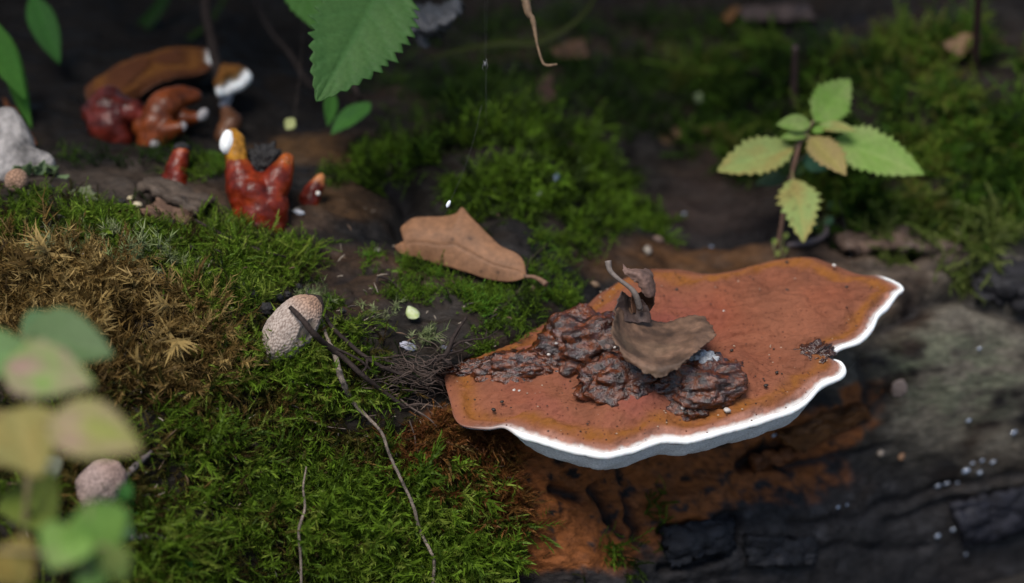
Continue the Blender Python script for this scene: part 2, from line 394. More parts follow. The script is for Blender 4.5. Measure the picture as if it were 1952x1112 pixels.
# dark wet lower face
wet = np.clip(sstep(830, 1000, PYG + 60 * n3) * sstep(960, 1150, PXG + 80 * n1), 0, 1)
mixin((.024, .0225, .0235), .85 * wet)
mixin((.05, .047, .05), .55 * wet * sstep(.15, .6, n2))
# rusty spore dust under the bracket
dmask = np.maximum.reduce([ell(1060, 960, 190, 105, rot=12, soft=.45), .95 * ell(1230, 940, 140, 70, soft=.5), .9 * ell(1500, 850, 170, 45, rot=-20, soft=.5),
                           .85 * ell(1610, 790, 90, 40, rot=-30, soft=.5), ell(880, 850, 90, 70, soft=.5), .6 * ell(1420, 900, 170, 60, soft=.6), .5 * ell(980, 1060, 90, 40, soft=.6)])
dust = np.clip(dmask * (.95 + 1.1 * n2 + .6 * n4 + .4 * n1), 0, 1)
dust = sstep(.1, .55, dust)
mixin((.20, .064, .017), .92 * dust * (1 - .8 * CRACKF))
mixin((.012, .011, .012), .75 * CRACKF)
nr, nc = PXG.shape
lv = LOGP.reshape(-1, 3); lf = grid_faces(nr, nc)
# close the log: carry its borders down to the ground
GROUND_Z = -0.17
log_root = thing('fallen_log', 'rotting dark fallen log overgrown with moss and bracket fungi', 'log')
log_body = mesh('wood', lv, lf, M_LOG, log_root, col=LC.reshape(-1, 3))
bord = np.r_[np.arange(nc), np.arange(1, nr) * nc + nc - 1, (nr - 1) * nc + np.arange(nc - 2, -1, -1), np.arange(nr - 2, 0, -1) * nc]
bv = lv[bord]; low = bv.copy(); low[:, 2] = GROUND_Z - .03
low[:, :2] += norm(bv[:, :2] - bv[:, :2].mean(0)) * .02
nb_ = len(bord); k = np.arange(nb_); k2 = (k + 1) % nb_
mesh('log_flank', np.vstack([bv, low]), np.stack([k, k2, k2 + nb_, k + nb_], -1), M_BARK, log_root, col=np.tile(c_dark, (2 * nb_, 1)))
root_at(log_root, (0, .1, GROUND_Z))

# ground, one sheet to the horizon
gv = []; gxs = np.concatenate([[-60, -20, -6, -2], np.linspace(-1, 1, 41), [2, 6, 20, 60]])
gy_, gx_ = np.meshgrid(gxs, gxs, indexing='ij')
gz_ = GROUND_Z + .015 * fbm(np.stack([gx_, gy_, 0 * gx_], -1), 6, 3, 50)
ground = mesh('ground', np.stack([gx_, gy_, gz_], -1).reshape(-1, 3), grid_faces(len(gxs), len(gxs)), M_SOIL)
tag(ground, 'dark forest floor of leaf mould', kind='structure')

# ------------------------------------------------------------------ moss (nobody could count it: stuff)
def leaflet(base, d, side, L, W):
    """a narrow keeled leaflet: 4 points, 2 triangles"""
    up = np.cross(d, side)
    return [base, base + d * L * .45 + side * W * .5 + up * W * .15, base + d * L, base + d * L * .45 - side * W * .5 + up * W * .15]
def shoot_feather(nl, rng, bend=.35, spread=50, ranks=3, tuft=False, nside=0):
    V = []; F = []; T = []
    z = np.linspace(0, 1, 7); cur = np.stack([bend * z ** 2, .10 * np.sin(z * 4 + bend * 9), z * (1 - .2 * bend)], 1)
    def stem(c0, w):
        b = len(V)
        for p in (c0[0], c0[len(c0) // 2], c0[-1]): V.extend([p + [w, 0, 0], p - [w, 0, 0]]); T.extend([.25, .25])
        F.extend([[b, b + 1, b + 3], [b, b + 3, b + 2], [b + 2, b + 3, b + 5], [b + 2, b + 5, b + 4]])
    def needles(c0, cnt, Ls, s0):
        zz = np.linspace(0, 1, len(c0))
        for k in range(cnt):
            s = s0 + (1 - s0) * k / (cnt - 1); p = np.array([np.interp(s, zz, c0[:, i]) for i in range(3)])
            e = np.array([np.interp(min(s + .08, 1), zz, c0[:, i]) - np.interp(max(s - .08, 0), zz, c0[:, i]) for i in range(3)]); t = norm(e)
            a = rng.uniform(0, 6.28) if tuft else (k % ranks) * 2 * np.pi / ranks + rng.normal(0, .3)
            R = frame(t); sp = math.radians(spread * (1.05 - .5 * s) + rng.normal(0, 9))
            o = R[:, 0] * math.cos(a) + R[:, 1] * math.sin(a)
            d = norm(t * math.cos(sp) + o * math.sin(sp)); side = norm(np.cross(d, o + .01))
            L = Ls * (1 - .5 * abs(s - .5)) * rng.uniform(.75, 1.2); W = L * (.27 if not tuft else .15)
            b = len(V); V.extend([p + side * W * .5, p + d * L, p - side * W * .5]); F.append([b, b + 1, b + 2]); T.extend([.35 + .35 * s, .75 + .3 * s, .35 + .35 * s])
    needles(cur, nl, .24 if not tuft else .46, .08); stem(cur, .016)
    for k in range(nside):                                     # short side branches, as on a feather moss
        s = .2 + .5 * k / max(nside - 1, 1); p = np.array([np.interp(s, z, cur[:, i]) for i in range(3)]); sg = 1 if k % 2 else -1
        tt = np.linspace(0, 1, 5)[:, None]; c1 = p + tt * (np.array([.15, sg * .26, .24]) * rng.uniform(.8, 1.3)); needles(c1, 9, .17, .2)
    return np.array(V), np.array(F), np.array(T)
_tr = np.random.default_rng(21)
FEATH = [shoot_feather(24, _tr, .3 + .15 * i, 55, 2 if i % 2 else 3) for i in range(5)]
FROND = [shoot_feather(28, _tr, .3 + .15 * i, 58, 2 if i % 3 else 3, nside=3 + i % 3) for i in range(6)]
FEATH_S = [shoot_feather(16, _tr, .3 + .12 * i, 60, 3) for i in range(4)]
TUFT = [shoot_feather(22, _tr, .1 + .1 * i, 75, 3, True) for i in range(4)]

HOLES = [(470, 770, 45, 20), (530, 835, 70, 26), (330, 890, 90, 40), (400, 980, 60, 40), (660, 790, 40, 26), (600, 905, 45, 22), (255, 800, 60, 30), (470, 1060, 50, 40), (720, 900, 30, 22), (500, 690, 30, 12), (280, 545, 45, 18), (330, 715, 50, 18), (170, 470, 30, 12), (840, 350, 50, 22), (960, 420, 60, 24), (1080, 300, 40, 18), (1640, 220, 50, 26), (1800, 350, 60, 26), (1560, 260, 40, 40), (1900, 180, 50, 30), (1700, 350, 40, 24)]
def clumps(ells, n, rx, ry, seed):
    """break big patches into many small uneven cushions"""
    g_ = np.random.default_rng(seed); out = []
    while len(out) < n:
        e = ells[g_.integers(len(ells))]; a, r = g_.uniform(0, 6.28), g_.uniform() ** .5
        k = g_.uniform(.55, 1.35); out.append((e[0] + e[2] * r * math.cos(a), e[1] + e[3] * r * math.sin(a), g_.uniform(*rx) * k, g_.uniform(*ry) * k, e[4] * g_.uniform(.6, 1), g_.uniform(-25, 25)))
    return out
def scatter(ells, n, rng, thr=.5, namp=.55, nscale=70, xr=(-250, 2200), yr=(-200, 1250)):
    """rejection-sample photo positions on the log where the patches say moss grows"""
    PX = []; PY = []; got = 0
    while got < n:
        x = rng.uniform(*xr, 60000); y = rng.uniform(*yr, 60000); w = np.zeros(60000)
        for e in ells:
            a = e[5] if len(e) > 5 else 0
            w = np.maximum(w, e[4] * ell(e[0], e[1], e[2], e[3], x, y, soft=.4, rot=a))
        p, _ = surf(x, y)
        w = w * sstep(.5 - .42 * namp, .5 + .10 * namp, .50 + .60 * fbm(p, nscale, 3, 77) + .38 * fbm(p, nscale * 4, 2, 78))
        for h_ in HOLES: w = w * (1 - .85 * ell(*h_, x, y, soft=.5))
        keep = rng.uniform(0, 1, 60000) < w
        PX.append(x[keep]); PY.append(y[keep]); got += keep.sum()
    return np.concatenate(PX)[:n], np.concatenate(PY)[:n]
def off_cap(x, y):
    uv = to_uv(on_plane(x, y)); return np.hypot(uv[:, 0], uv[:, 1]) / br_rad(np.arctan2(uv[:, 1], uv[:, 0])) > 1.03

def moss(name, label, px, py, templ, size, pal, rng, flat=.8, down=0., upb=.25, jit=.25, lift=-.0008, cscale=60, seed=0):
    ok = off_cap(px, py); px, py = px[ok], py[ok]
    p, n = surf(px, py, lift); N = len(px)
    rt = rng.normal(size=(N, 3)); rt = rt - n * (rt * n).sum(1)[:, None]; rt = norm(rt)
    dn = np.array([0, 0, -1.0]) - n * (n @ np.array([0, 0, -1.0]))[:, None]
    ax = norm(n * (1 - .35 * flat) + rt * flat * rng.uniform(.3, 1.2, (N, 1)) + dn * down * rng.uniform(.2, 1, (N, 1)) + np.array([0, 0, 1.0]) * upb)
    xd = rng.normal(size=(N, 3)); xd = norm(xd - ax * (xd * ax).sum(1)[:, None]); yd = np.cross(ax, xd)
    s = size * np.exp(rng.normal(0, .28, N)) * (1 + .3 * noise(p, 90, 5))
    pal = np.asarray(pal); q = np.clip(.5 + .75 * fbm(p, cscale, 3, 40 + seed) + rng.normal(0, jit, N), 0, .999) * (len(pal) - 1)
    qi = q.astype(int); qf = (q - qi)[:, None]; c = pal[qi] * (1 - qf) + pal[qi + 1] * qf
    c = c * np.exp(rng.normal(0, .18, (N, 1)))
    which = rng.integers(0, len(templ), N); VV = []; FF = []; CC = []; off = 0
    for k, (tv, tf, tt) in enumerate(templ):
        m = which == k; nm = m.sum()
        if not nm: continue
        v = (tv[None, :, 0, None] * xd[m][:, None] + tv[None, :, 1, None] * yd[m][:, None] + tv[None, :, 2, None] * ax[m][:, None]) * s[m][:, None, None] + p[m][:, None]
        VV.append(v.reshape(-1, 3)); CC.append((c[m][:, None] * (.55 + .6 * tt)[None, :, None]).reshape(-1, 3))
        FF.append((tf[None] + (np.arange(nm) * len(tv))[:, None, None]).reshape(-1, 3) + off); off += nm * len(tv)
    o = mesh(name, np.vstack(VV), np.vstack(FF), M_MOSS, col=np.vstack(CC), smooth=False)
    return tag(o, label, kind='stuff')

G_DK, G_MD, G_BR, G_YL = (.014, .024, .004), (.050, .088, .008), (.105, .175, .014), (.19, .24, .035)
B_DK, B_MD, B_BR, B_OL = (.040, .024, .008), (.145, .088, .026), (.32, .22, .08), (.070, .066, .013)
R1 = np.random.default_rng(101)
# brown, dried moss patch with its neighbours
BROWN = [(90, 545, 130, 75, 1), (250, 600, 170, 70, 1, 25), (360, 660, 80, 90, 1), (60, 620, 130, 60, .9), (230, 690, 140, 60, .8), (-120, 560, 200, 120, .9)]
GREENF = [(150, 430, 260, 45, 1), (380, 470, 190, 55, 1, 12), (520, 500, 80, 18, .9), (380, 540, 100, 50, .9, 15), (455, 645, 105, 80, .95), (560, 740, 170, 110, .9), (640, 690, 90, 70, .6),
          (300, 800, 260, 110, .5), (420, 900, 260, 150, .8), (640, 960, 260, 140, .95), (780, 1010, 180, 130, 1), (880, 1010, 90, 130, .9, -20), (200, 1000, 300, 180, .45), 
          (-150, 440, 220, 70, .9), (500, 1150, 500, 120, .9), (-100, 800, 200, 300, .6), (540, 660, 60, 30, 1)]
px, py = scatter(GREENF, 8000, R1, namp=.95, nscale=75)
moss('green_moss', 'dense dark green moss carpeting the sloping flank of the log', px, py, FEATH, .0060, [B_DK, G_DK, B_DK, B_OL, G_DK, G_DK, G_MD, G_MD], R1, flat=.95, down=.35, upb=.15, jit=.18, cscale=95)
px, py = scatter(clumps(GREENF, 150, (16, 48), (9, 24), 63), 4600, R1, namp=.7, nscale=100)
moss('sprig_moss', 'bright green moss sprigs in clumps through the darker moss', px, py, FEATH, .0074, [G_MD, G_BR, G_BR, G_YL, G_YL], R1, flat=.95, down=.35, upb=.15, jit=.2, lift=.0006, cscale=80, seed=2)
px, py = scatter([(700, 990, 190, 110, .9), (830, 1030, 120, 100, 1), (900, 1060, 70, 60, 1), (480, 920, 110, 100, .35), (400, 1050, 200, 90, .3), (560, 690, 60, 40, .3)], 1100, R1, namp=1.1, nscale=75)
moss('feather_moss', 'long bright fronds of feather moss low on the sloping flank', px, py, FROND, .0115, [G_MD, G_BR, G_BR, G_YL], R1, flat=1.1, down=.6, upb=.05, lift=.0012)
px, py = scatter([(120, 440, 230, 45, 1), (380, 480, 190, 55, 1, 12), (390, 545, 90, 40, .8), (-150, 440, 200, 50, 1)], 5200, R1)
moss('short_bright_moss', 'short bright green moss along the crest of the log', px, py, FEATH_S, .0046, [G_MD, G_BR, G_BR, G_YL], R1, flat=.6, upb=.35, cscale=90, seed=3)
px, py = scatter(BROWN, 6000, R1, namp=.8)
moss('dried_brown_moss', 'patch of dried golden brown moss amid the green', px, py, FEATH + TUFT[:2], .0088, [B_DK, B_MD, B_MD, B_BR, B_BR], R1, flat=1.0, upb=.1)
px, py = scatter([(300, 780, 220, 90, .9), (250, 900, 240, 130, .6), (520, 820, 160, 70, .9), (430, 690, 120, 50, .6), (640, 860, 110, 50, .8), (480, 780, 250, 150, .4), (400, 1000, 300, 120, .5), (760, 900, 120, 60, .5)], 5200, R1, namp=.9)
moss('olive_moss', 'thin olive brown moss on the shaded lower flank of the log', px, py, FEATH, .0070, [B_DK, B_OL, B_OL, B_MD], R1, flat=1.0, down=.4, upb=.05)
px, py = scatter([(880, 870, 85, 70, 1), (930, 950, 60, 80, .9, -25), (800, 850, 60, 30, .6)], 3000, R1)
moss('rust_dusted_moss', 'moss beside the bracket turned rusty by its spores', px, py, FEATH, .0078, [(.09, .03, .01), (.15, .055, .017), (.17, .075, .02), (.11, .07, .02)], R1, flat=1.0, down=.35, upb=.05)
px, py = scatter([(360, 400, 30, 12, .7), (200, 470, 60, 25, .6), (110, 510, 50, 20, .9), (340, 520, 40, 15, .9), (810, 660, 30, 25, .8), (600, 560, 30, 12, .8), (720, 590, 30, 15, .8), (265, 500, 40, 20, .6)], 260, R1, namp=.1)
moss('pale_tufted_moss', 'scattered pale yellow green tufts of star moss', px, py, TUFT, .0068, [(.13, .17, .06), (.2, .24, .1), (.26, .28, .14)], R1, flat=.7, upb=.3)
MIDP = [(770, 560, 55, 18, .9), (800, 520, 60, 20, .9, 15), (900, 560, 60, 22, .9), (960, 590, 80, 26, .9), (1010, 640, 70, 45, 1), (940, 650, 50, 30, .9), (1060, 580, 40, 25, .9), (720, 500, 30, 20, .5), (1080, 470, 70, 25, .7), (1010, 545, 90, 20, .5),
        (960, 600, 50, 20, .9), (630, 560, 30, 12, .7), (1040, 520, 50, 16, .6), (380, 325, 50, 28, .9), (640, 350, 30, 25, .7), (550, 470, 40, 14, .8), (290, 440, 60, 14, .6), (470, 455, 30, 12, .9)]
px, py = scatter(MIDP, 5200, R1, namp=.7, nscale=110)
moss('cushion_moss', 'small vivid green moss cushions dotted over the bare wood top', px, py, FEATH_S, .0042, [G_DK, G_MD, G_BR, G_BR, (.09, .2, .02)], R1, flat=.5, upb=.4, cscale=100, seed=5)
MOUND = [(880, 320, 160, 70, 1), (1020, 330, 160, 75, 1), (1120, 390, 120, 55, .9), (1000, 260, 120, 40, .9), (760, 320, 60, 40, .7), (940, 400, 90, 50, .6), (1180, 420, 60, 40, .5)]
px, py = scatter(clumps(MOUND, 46, (22, 55), (10, 22), 61), 3000, R1, namp=.8, nscale=90)
moss('mounded_moss', 'broken cushions of green moss behind the tan fallen leaf', px, py, FROND, .0078, [G_DK, G_DK, G_MD, G_BR, (.12, .22, .018)], R1, flat=1.1, down=.4, upb=.1, cscale=110, seed=8, jit=.25)
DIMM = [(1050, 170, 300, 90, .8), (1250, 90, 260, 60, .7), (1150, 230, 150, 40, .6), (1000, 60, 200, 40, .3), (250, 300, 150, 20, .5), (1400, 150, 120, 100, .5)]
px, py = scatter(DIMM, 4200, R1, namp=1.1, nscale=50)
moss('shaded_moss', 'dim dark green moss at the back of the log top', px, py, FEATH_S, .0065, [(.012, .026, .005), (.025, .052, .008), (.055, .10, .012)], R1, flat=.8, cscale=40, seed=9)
RIGHTM = [(1750, 180, 210, 110, 1, 20), (1640, 280, 130, 100, .8), (1780, 310, 200, 110, 1), (1900, 250, 150, 160, .9), (1480, 200, 170, 110, .5), (1560, 330, 110, 60, .7), (1860, 420, 90, 70, .8), (1740, 410, 90, 50, .6), (2100, 250, 180, 200, .9)]
px, py = scatter(clumps(RIGHTM, 60, (25, 70), (14, 34), 62), 3300, R1, namp=.9, nscale=70)
moss('trailing_moss', 'loose yellow green moss trailing over the ledge behind the seedling', px, py, FROND, .0105, [(.008, .018, .003), (.025, .058, .007), (.065, .135, .014), (.15, .23, .028), (.12, .11, .025)], R1, flat=.9, down=.7, upb=.05, cscale=40, seed=12)
px, py = scatter([(1710, 430, 12, 45, 1), (1800, 440, 14, 55, 1), (1850, 450, 12, 60, 1, 8), (1890, 460, 12, 55, 1, -8), (1690, 455, 30, 16, .9, 40), (1760, 400, 60, 30, .5)], 700, R1, namp=.1)
moss('hanging_moss', 'yellow green moss strands hanging down over the bare bark', px, py, FEATH, .0105, [(.06, .085, .015), (.11, .15, .03), (.16, .19, .05)], R1, flat=.4, down=1.6, upb=-.2, lift=.001)
px, py = scatter([(1015 + 150, 1050, 22, 25, .8), (1190, 1070, 12, 22, .9), (1255, 1025, 22, 12, .9), (1250, 960, 20, 40, .6), (1290, 1010, 10, 10, .7), (960, 1080, 10, 22, 1)], 130, R1, namp=.1)
moss('stray_moss', 'few lone green moss shoots rooted in the cracks below the bracket', px, py, FEATH, .0065, [G_DK, G_MD, G_BR], R1, flat=.6, down=1.2, upb=0)

# ------------------------------------------------------------------ bracket fungi
def bracket(root, out_uv, O, R, cols, rim_w=.0030, edge_t=.0032, belly=.012, wave=.0012, nth=480, nrad=70, seed=0, white=lambda th: 1.0 + 0 * th, under=lambda th: 1.0 + 0 * th, bumps=1.0, pore_mat=None, rad_fn=None, dome=.004):
    """fan-shaped cap on a plane: cap (top), rolled pale margin, pore surface. out_uv: radius function over the angle"""
    th = np.linspace(-np.pi, np.pi, nth, endpoint=False); r = rad_fn(th)
    s = np.linspace(0, 1, nrad) ** .75
    edge = np.stack([np.cos(th) * r, np.sin(th) * r], -1)
    inw = norm(-edge)                                                     # inward in the plane
    tang = norm(np.roll(edge, -1, 0) - np.roll(edge, 1, 0)); nn = np.stack([-tang[:, 1], tang[:, 0]], -1)
    ker = np.hanning(23); ker /= ker.sum()
    nn = norm(np.stack([np.convolve(np.r_[nn[-11:, i], nn[:, i], nn[:11, i]], ker, 'valid') for i in (0, 1)], -1))
    wv = wave * (noise(np.stack([np.cos(th) * 3, np.sin(th) * 3, 0 * th], -1), 1.0, seed) + .25 * noise(np.stack([np.cos(th) * 8, np.sin(th) * 8, 0 * th], -1), 1.0, seed + 2)) * 2
    ins = edge + nn * rim_w * .75 * white(th)[:, None]                     # where the cap colour stops
    uv = ins[None] * s[:, None, None]
    dist = (1 - s)[:, None] * r[None]
    P3 = np.concatenate([uv, 0 * uv[..., :1]], -1)
    h = (edge_t * 1.0 - .0022 * np.exp(-dist / .006)) + dome * (1 - s[:, None] ** 2.2) + wv[None] * s[:, None] ** 3
    h = h + bumps * (.0022 * fbm(P3, 35, 3, seed + 4) + .0008 * fbm(P3 * np.array([1, 2.2, 1]), 150, 3, seed + 5)) * sstep(0, .008, dist)
    h = h + bumps * .0005 * np.sin(dist / .0022 + 3 * noise(P3, 60, seed)) * sstep(.03, .004, dist) * sstep(.001, .005, dist)
    wr = 1 - np.abs(noise(P3 * np.array([.42, 1.5, 1]) + .004 * noise(P3, 50, seed)[..., None], 95, seed + 21)) * 1.6; wr = sstep(.62, 1, wr) * sstep(-.01, .03, P3[..., 0]) * sstep(.004, .012, dist) * np.clip(.4 + noise(P3, 30, seed + 22) * 1.5, 0, 1)
    h = h - bumps * .0009 * wr
    v = np.concatenate([uv, h[..., None]], -1).reshape(-1, 3) @ R.T + O
    # colours by real distance from the edge (growth zones of the cap)
    q = fbm(P3, 60, 4, seed + 8); q2 = fbm(P3, 230, 3, seed + 9); di = dist + .0012 * q
    inner, red, ochre, pink = [np.asarray(c) for c in cols]
    C = inner * (1 + .22 * q[..., None]) * (1 - .28 * wr[..., None])
    C = C + (red - C) * np.clip(.25 + .9 * fbm(P3, 28, 3, seed + 11), 0, 1)[..., None] * sstep(.008, .03, dist)[..., None]
    st = sstep(.062, .015, np.hypot(P3[..., 0] + .01, P3[..., 1])) * np.clip(.35 + 1.2 * fbm(P3, 55, 3, seed + 31), 0, 1) * (nrad > 60); C = C + (np.array([.21, .055, .042]) - C) * (.75 * st)[..., None]
    wo = np.exp(-((di - .0072) / .0032) ** 2) * (.9 + .5 * q2); C = C + (ochre - C) * np.clip(wo, 0, 1)[..., None]
    wp = sstep(.0048, .0022, di) * white(th)[None]; C = C + (pink * (1 + .5 * q2[..., None]) - C) * np.clip(wp, 0, 1)[..., None]
    ww = np.clip(sstep(.0020, .0003, dist + .0008 * q2) * .75, 0, 1) * white(th)[None]; C = C + (np.array([.8, .78, .74]) - C) * ww[..., None]
    cap = mesh('cap', v, grid_faces(nrad, nth, True), M_CAP, root, col=C.reshape(-1, 3))
    # margin: rolled lip following the edge
    na = 14; ang = np.linspace(-.35 * np.pi, .62 * np.pi, na)             # from below the edge over the lip to the cap
    rw = rim_w * (.28 + .72 * white(th)) * (1 + .24 * noise(np.stack([np.cos(th) * 14, np.sin(th) * 14, 0 * th], -1), 1, seed + 3) + .14 * noise(np.stack([np.cos(th) * 45, np.sin(th) * 45, 0 * th], -1), 1, seed + 5))
    lip = []
    for a in ang:
        off = -nn * (np.cos(a) * rw * .55)[:, None] + nn * (rw * .55)[:, None]
        z = edge_t - .0022 + wv + (np.sin(a) - 1) * rw * .60 + .0003
        lip.append(np.concatenate([edge + off, z[:, None]], -1))
    lip = np.array(lip)
    fade = white(th)
    wl = np.repeat(white(th)[None], na, 0)[..., None]
    mg = mesh('white_margin', lip.reshape(-1, 3) @ R.T + O, grid_faces(na, nth, True), M_RIM, root, col=(wl * np.array([.86, .86, .84]) + (1 - wl) * np.asarray(inner) * .9).reshape(-1, 3))
    # pore surface: drops steeply behind the lip, then runs in under the cap
    nu = 34; t = np.linspace(0, 1, nu)
    ul = under(th)
    bell = belly * ul
    prof_in = np.concatenate([np.linspace(0, .0040, 12) , .0040 + (np.linspace(0, 1, nu - 11)[1:]) ** 1.2 * 1.0])
    rows = []
    start = lip[0]
    for i in range(nu):
        if i < 12:
            k_ = i / 11; off = nn * (k_ * .0050)[..., None] if np.ndim(k_) else nn * k_ * .0050
            z = start[:, 2] - bell * np.sin(k_ * np.pi / 2) * .86 - .0003 * np.sin(k_ * 9 + th * 20)
            rows.append(np.concatenate([start[:, :2] + off, z[:, None]], -1))
        else:
            k_ = (i - 11) / (nu - 12); b0 = rows[11]
            xy = b0[:, :2] * (1 - k_); z = b0[:, 2] - bell * .14 * np.sin(k_ * np.pi / 2)- .004 * np.sin(k_ * np.pi / 2)
            rows.append(np.concatenate([xy, z[:, None]], -1))
    rows = np.array(rows); rows[..., 2] += .0005 * fbm(rows, 160, 3, seed + 15) * np.clip(np.arange(nu) / 6, 0, 1)[:, None]
    mesh('pore_surface', rows.reshape(-1, 3) @ R.T + O, grid_faces(nu, nth, True), pore_mat or M_PORE, root)
    return cap

big = thing('bracket_fungus', 'large rust brown bracket fungus with white wavy margin projecting from the log', 'fungus')
def _front(th): return sstep(.15, -.45, np.sin(th)) 
def _white_big(th):
    back = np.maximum(sstep(.33, .378, np.sin(th)), sstep(.05, .2, np.sin(th)) * sstep(.5, .3, np.cos(th)))      # no white on the side that joins the log
    left = sstep(-.82, -.945, np.cos(th))
    return np.clip(1 - np.maximum(back, left), 0.0, 1)
def _under_big(th): return .08 + .92 * sstep(-.10, -.62, np.sin(th)) * sstep(-.98, -.75, np.cos(th)) 
bracket(big, None, _ov, BR_R, [(.200, .070, .036), (.210, .060, .028), (.215, .076, .015), (.28, .130, .090)], rim_w=.0022, edge_t=.003, belly=.0115, wave=.0008, nth=1100, nrad=110, seed=3, white=_white_big, under=_under_big, rad_fn=br_rad, bumps=1.5)

# dark glossy crust lumps that have grown out of the cap's middle
def on_cap(px, py, lift=0.0):
    p = on_plane(px, py, BR_P0 + BR_N * (.006 + lift)); return p
def cd(px, py, lift=.0): return float((on_cap(px, py, lift) - CAM) @ FWD - FOCUS)
dA = cd(1250, 690, .008) - .011
def crust(c, r, xdir=None, seed=0, axis=BR_N, sub=6):
    v0, f = ico(sub); R = frame(axis, xdir)
    d = 1 + .34 * fbm(v0, 1.7, 3, seed) 
    nubs = (.5 - np.abs(noise(v0, 7, seed + 3))) * .14 + (.5 - np.abs(noise(v0, 15, seed + 4))) * .07 + (.5 - np.abs(noise(v0, 27, seed + 6))) * .07
    v = (v0 * (d + nubs)[:, None] * (np.asarray(r) * [1.06, 1.06, .74])) @ R.T + c
    t = sstep(-.5, .6, fbm(v0, 5, 3, seed + 7)); cc = np.array([.012, .004, .002]) * (1 - t[:, None]) + np.array([.125, .030, .006]) * t[:, None]
    pk = sstep(.25, .6, noise(v0, 6, seed + 9)); cc = cc * (1 - .5 * pk[:, None]) + np.array([.07, .035, .04]) * .5 * pk[:, None]
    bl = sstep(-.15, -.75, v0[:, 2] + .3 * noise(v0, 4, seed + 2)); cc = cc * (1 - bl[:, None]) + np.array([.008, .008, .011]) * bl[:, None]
    return mesh('resin_lump', v, f, M_RESIN, big, col=cc)
crust(on_cap(985, 706, -.002), (.0140, .0075, .0085), seed=1, sub=5)
crust(on_cap(1030, 702, -.002), (.0075, .006, .0060), seed=15, sub=5)
crust(on_cap(920, 702, -.003), (.0105, .0045, .0040), seed=16, sub=5)
l2 = crust(on_cap(1118, 655, .002), (.0165, .013, .0140), seed=2, sub=5)
crust(on_cap(1178, 728, .000), (.0140, .0105, .0115), seed=5, sub=5)
crust(on_cap(1085, 690, -.002), (.010, .008, .007), seed=17, sub=5)
l4 = crust(on_cap(1335, 734, .000), (.0155, .0105, .0110), seed=8, sub=5)
crust(on_cap(1260, 745, -.003), (.0120, .008, .0055), seed=11, sub=5)
crust(on_cap(1385, 716, -.003), (.0080, .006, .0045), seed=18, sub=5)
_rc = np.random.default_rng(44)
for x, y in [(1105, 735), (1138, 762), (1160, 768), (1212, 768), (1240, 770), (1290, 775), (1318, 778), (1372, 762), (1400, 740), (1415, 712), (1062, 640), (1048, 668), (1000, 725), (950, 722), (1225, 752), (1145, 690), (1280, 728), (1090, 712)]:
    q_ = _rc.uniform(.0025, .0055); crust(on_cap(x, y, -.004), (q_ * 1.3, q_, q_ * .85), seed=_rc.uniform(20, 60), sub=4)
blob('white_mould_patch', on_cap(1341, 690, .0065), (.0054, .0044, .0034), M_MOULD, l4, sub=5, axis=norm(BR_N + np.array([0, -.5, 0])), amp=.30, sc=2.6, octs=4)
bp_ = blob('purple_plate', on_cap(1118, 628, .006), (.0130, .0050, .0040), M_RESIN, l2, sub=4, axis=norm(BR_N + np.array([-.1, -.5, 0])), xdir=(1, 0, .05), amp=.3, sc=2, octs=4, col=np.array([.055, .034, .036]))
blob('wound_scar', on_cap(1546, 676, -.0035), (.0085, .0060, .0030), M_RESIN, big, sub=5, axis=BR_N, xdir=(.8, .3, 0), amp=.45, sc=3.0, octs=4, col=np.array([.045, .014, .006]))
root_at(big, on_plane(1100, 640))

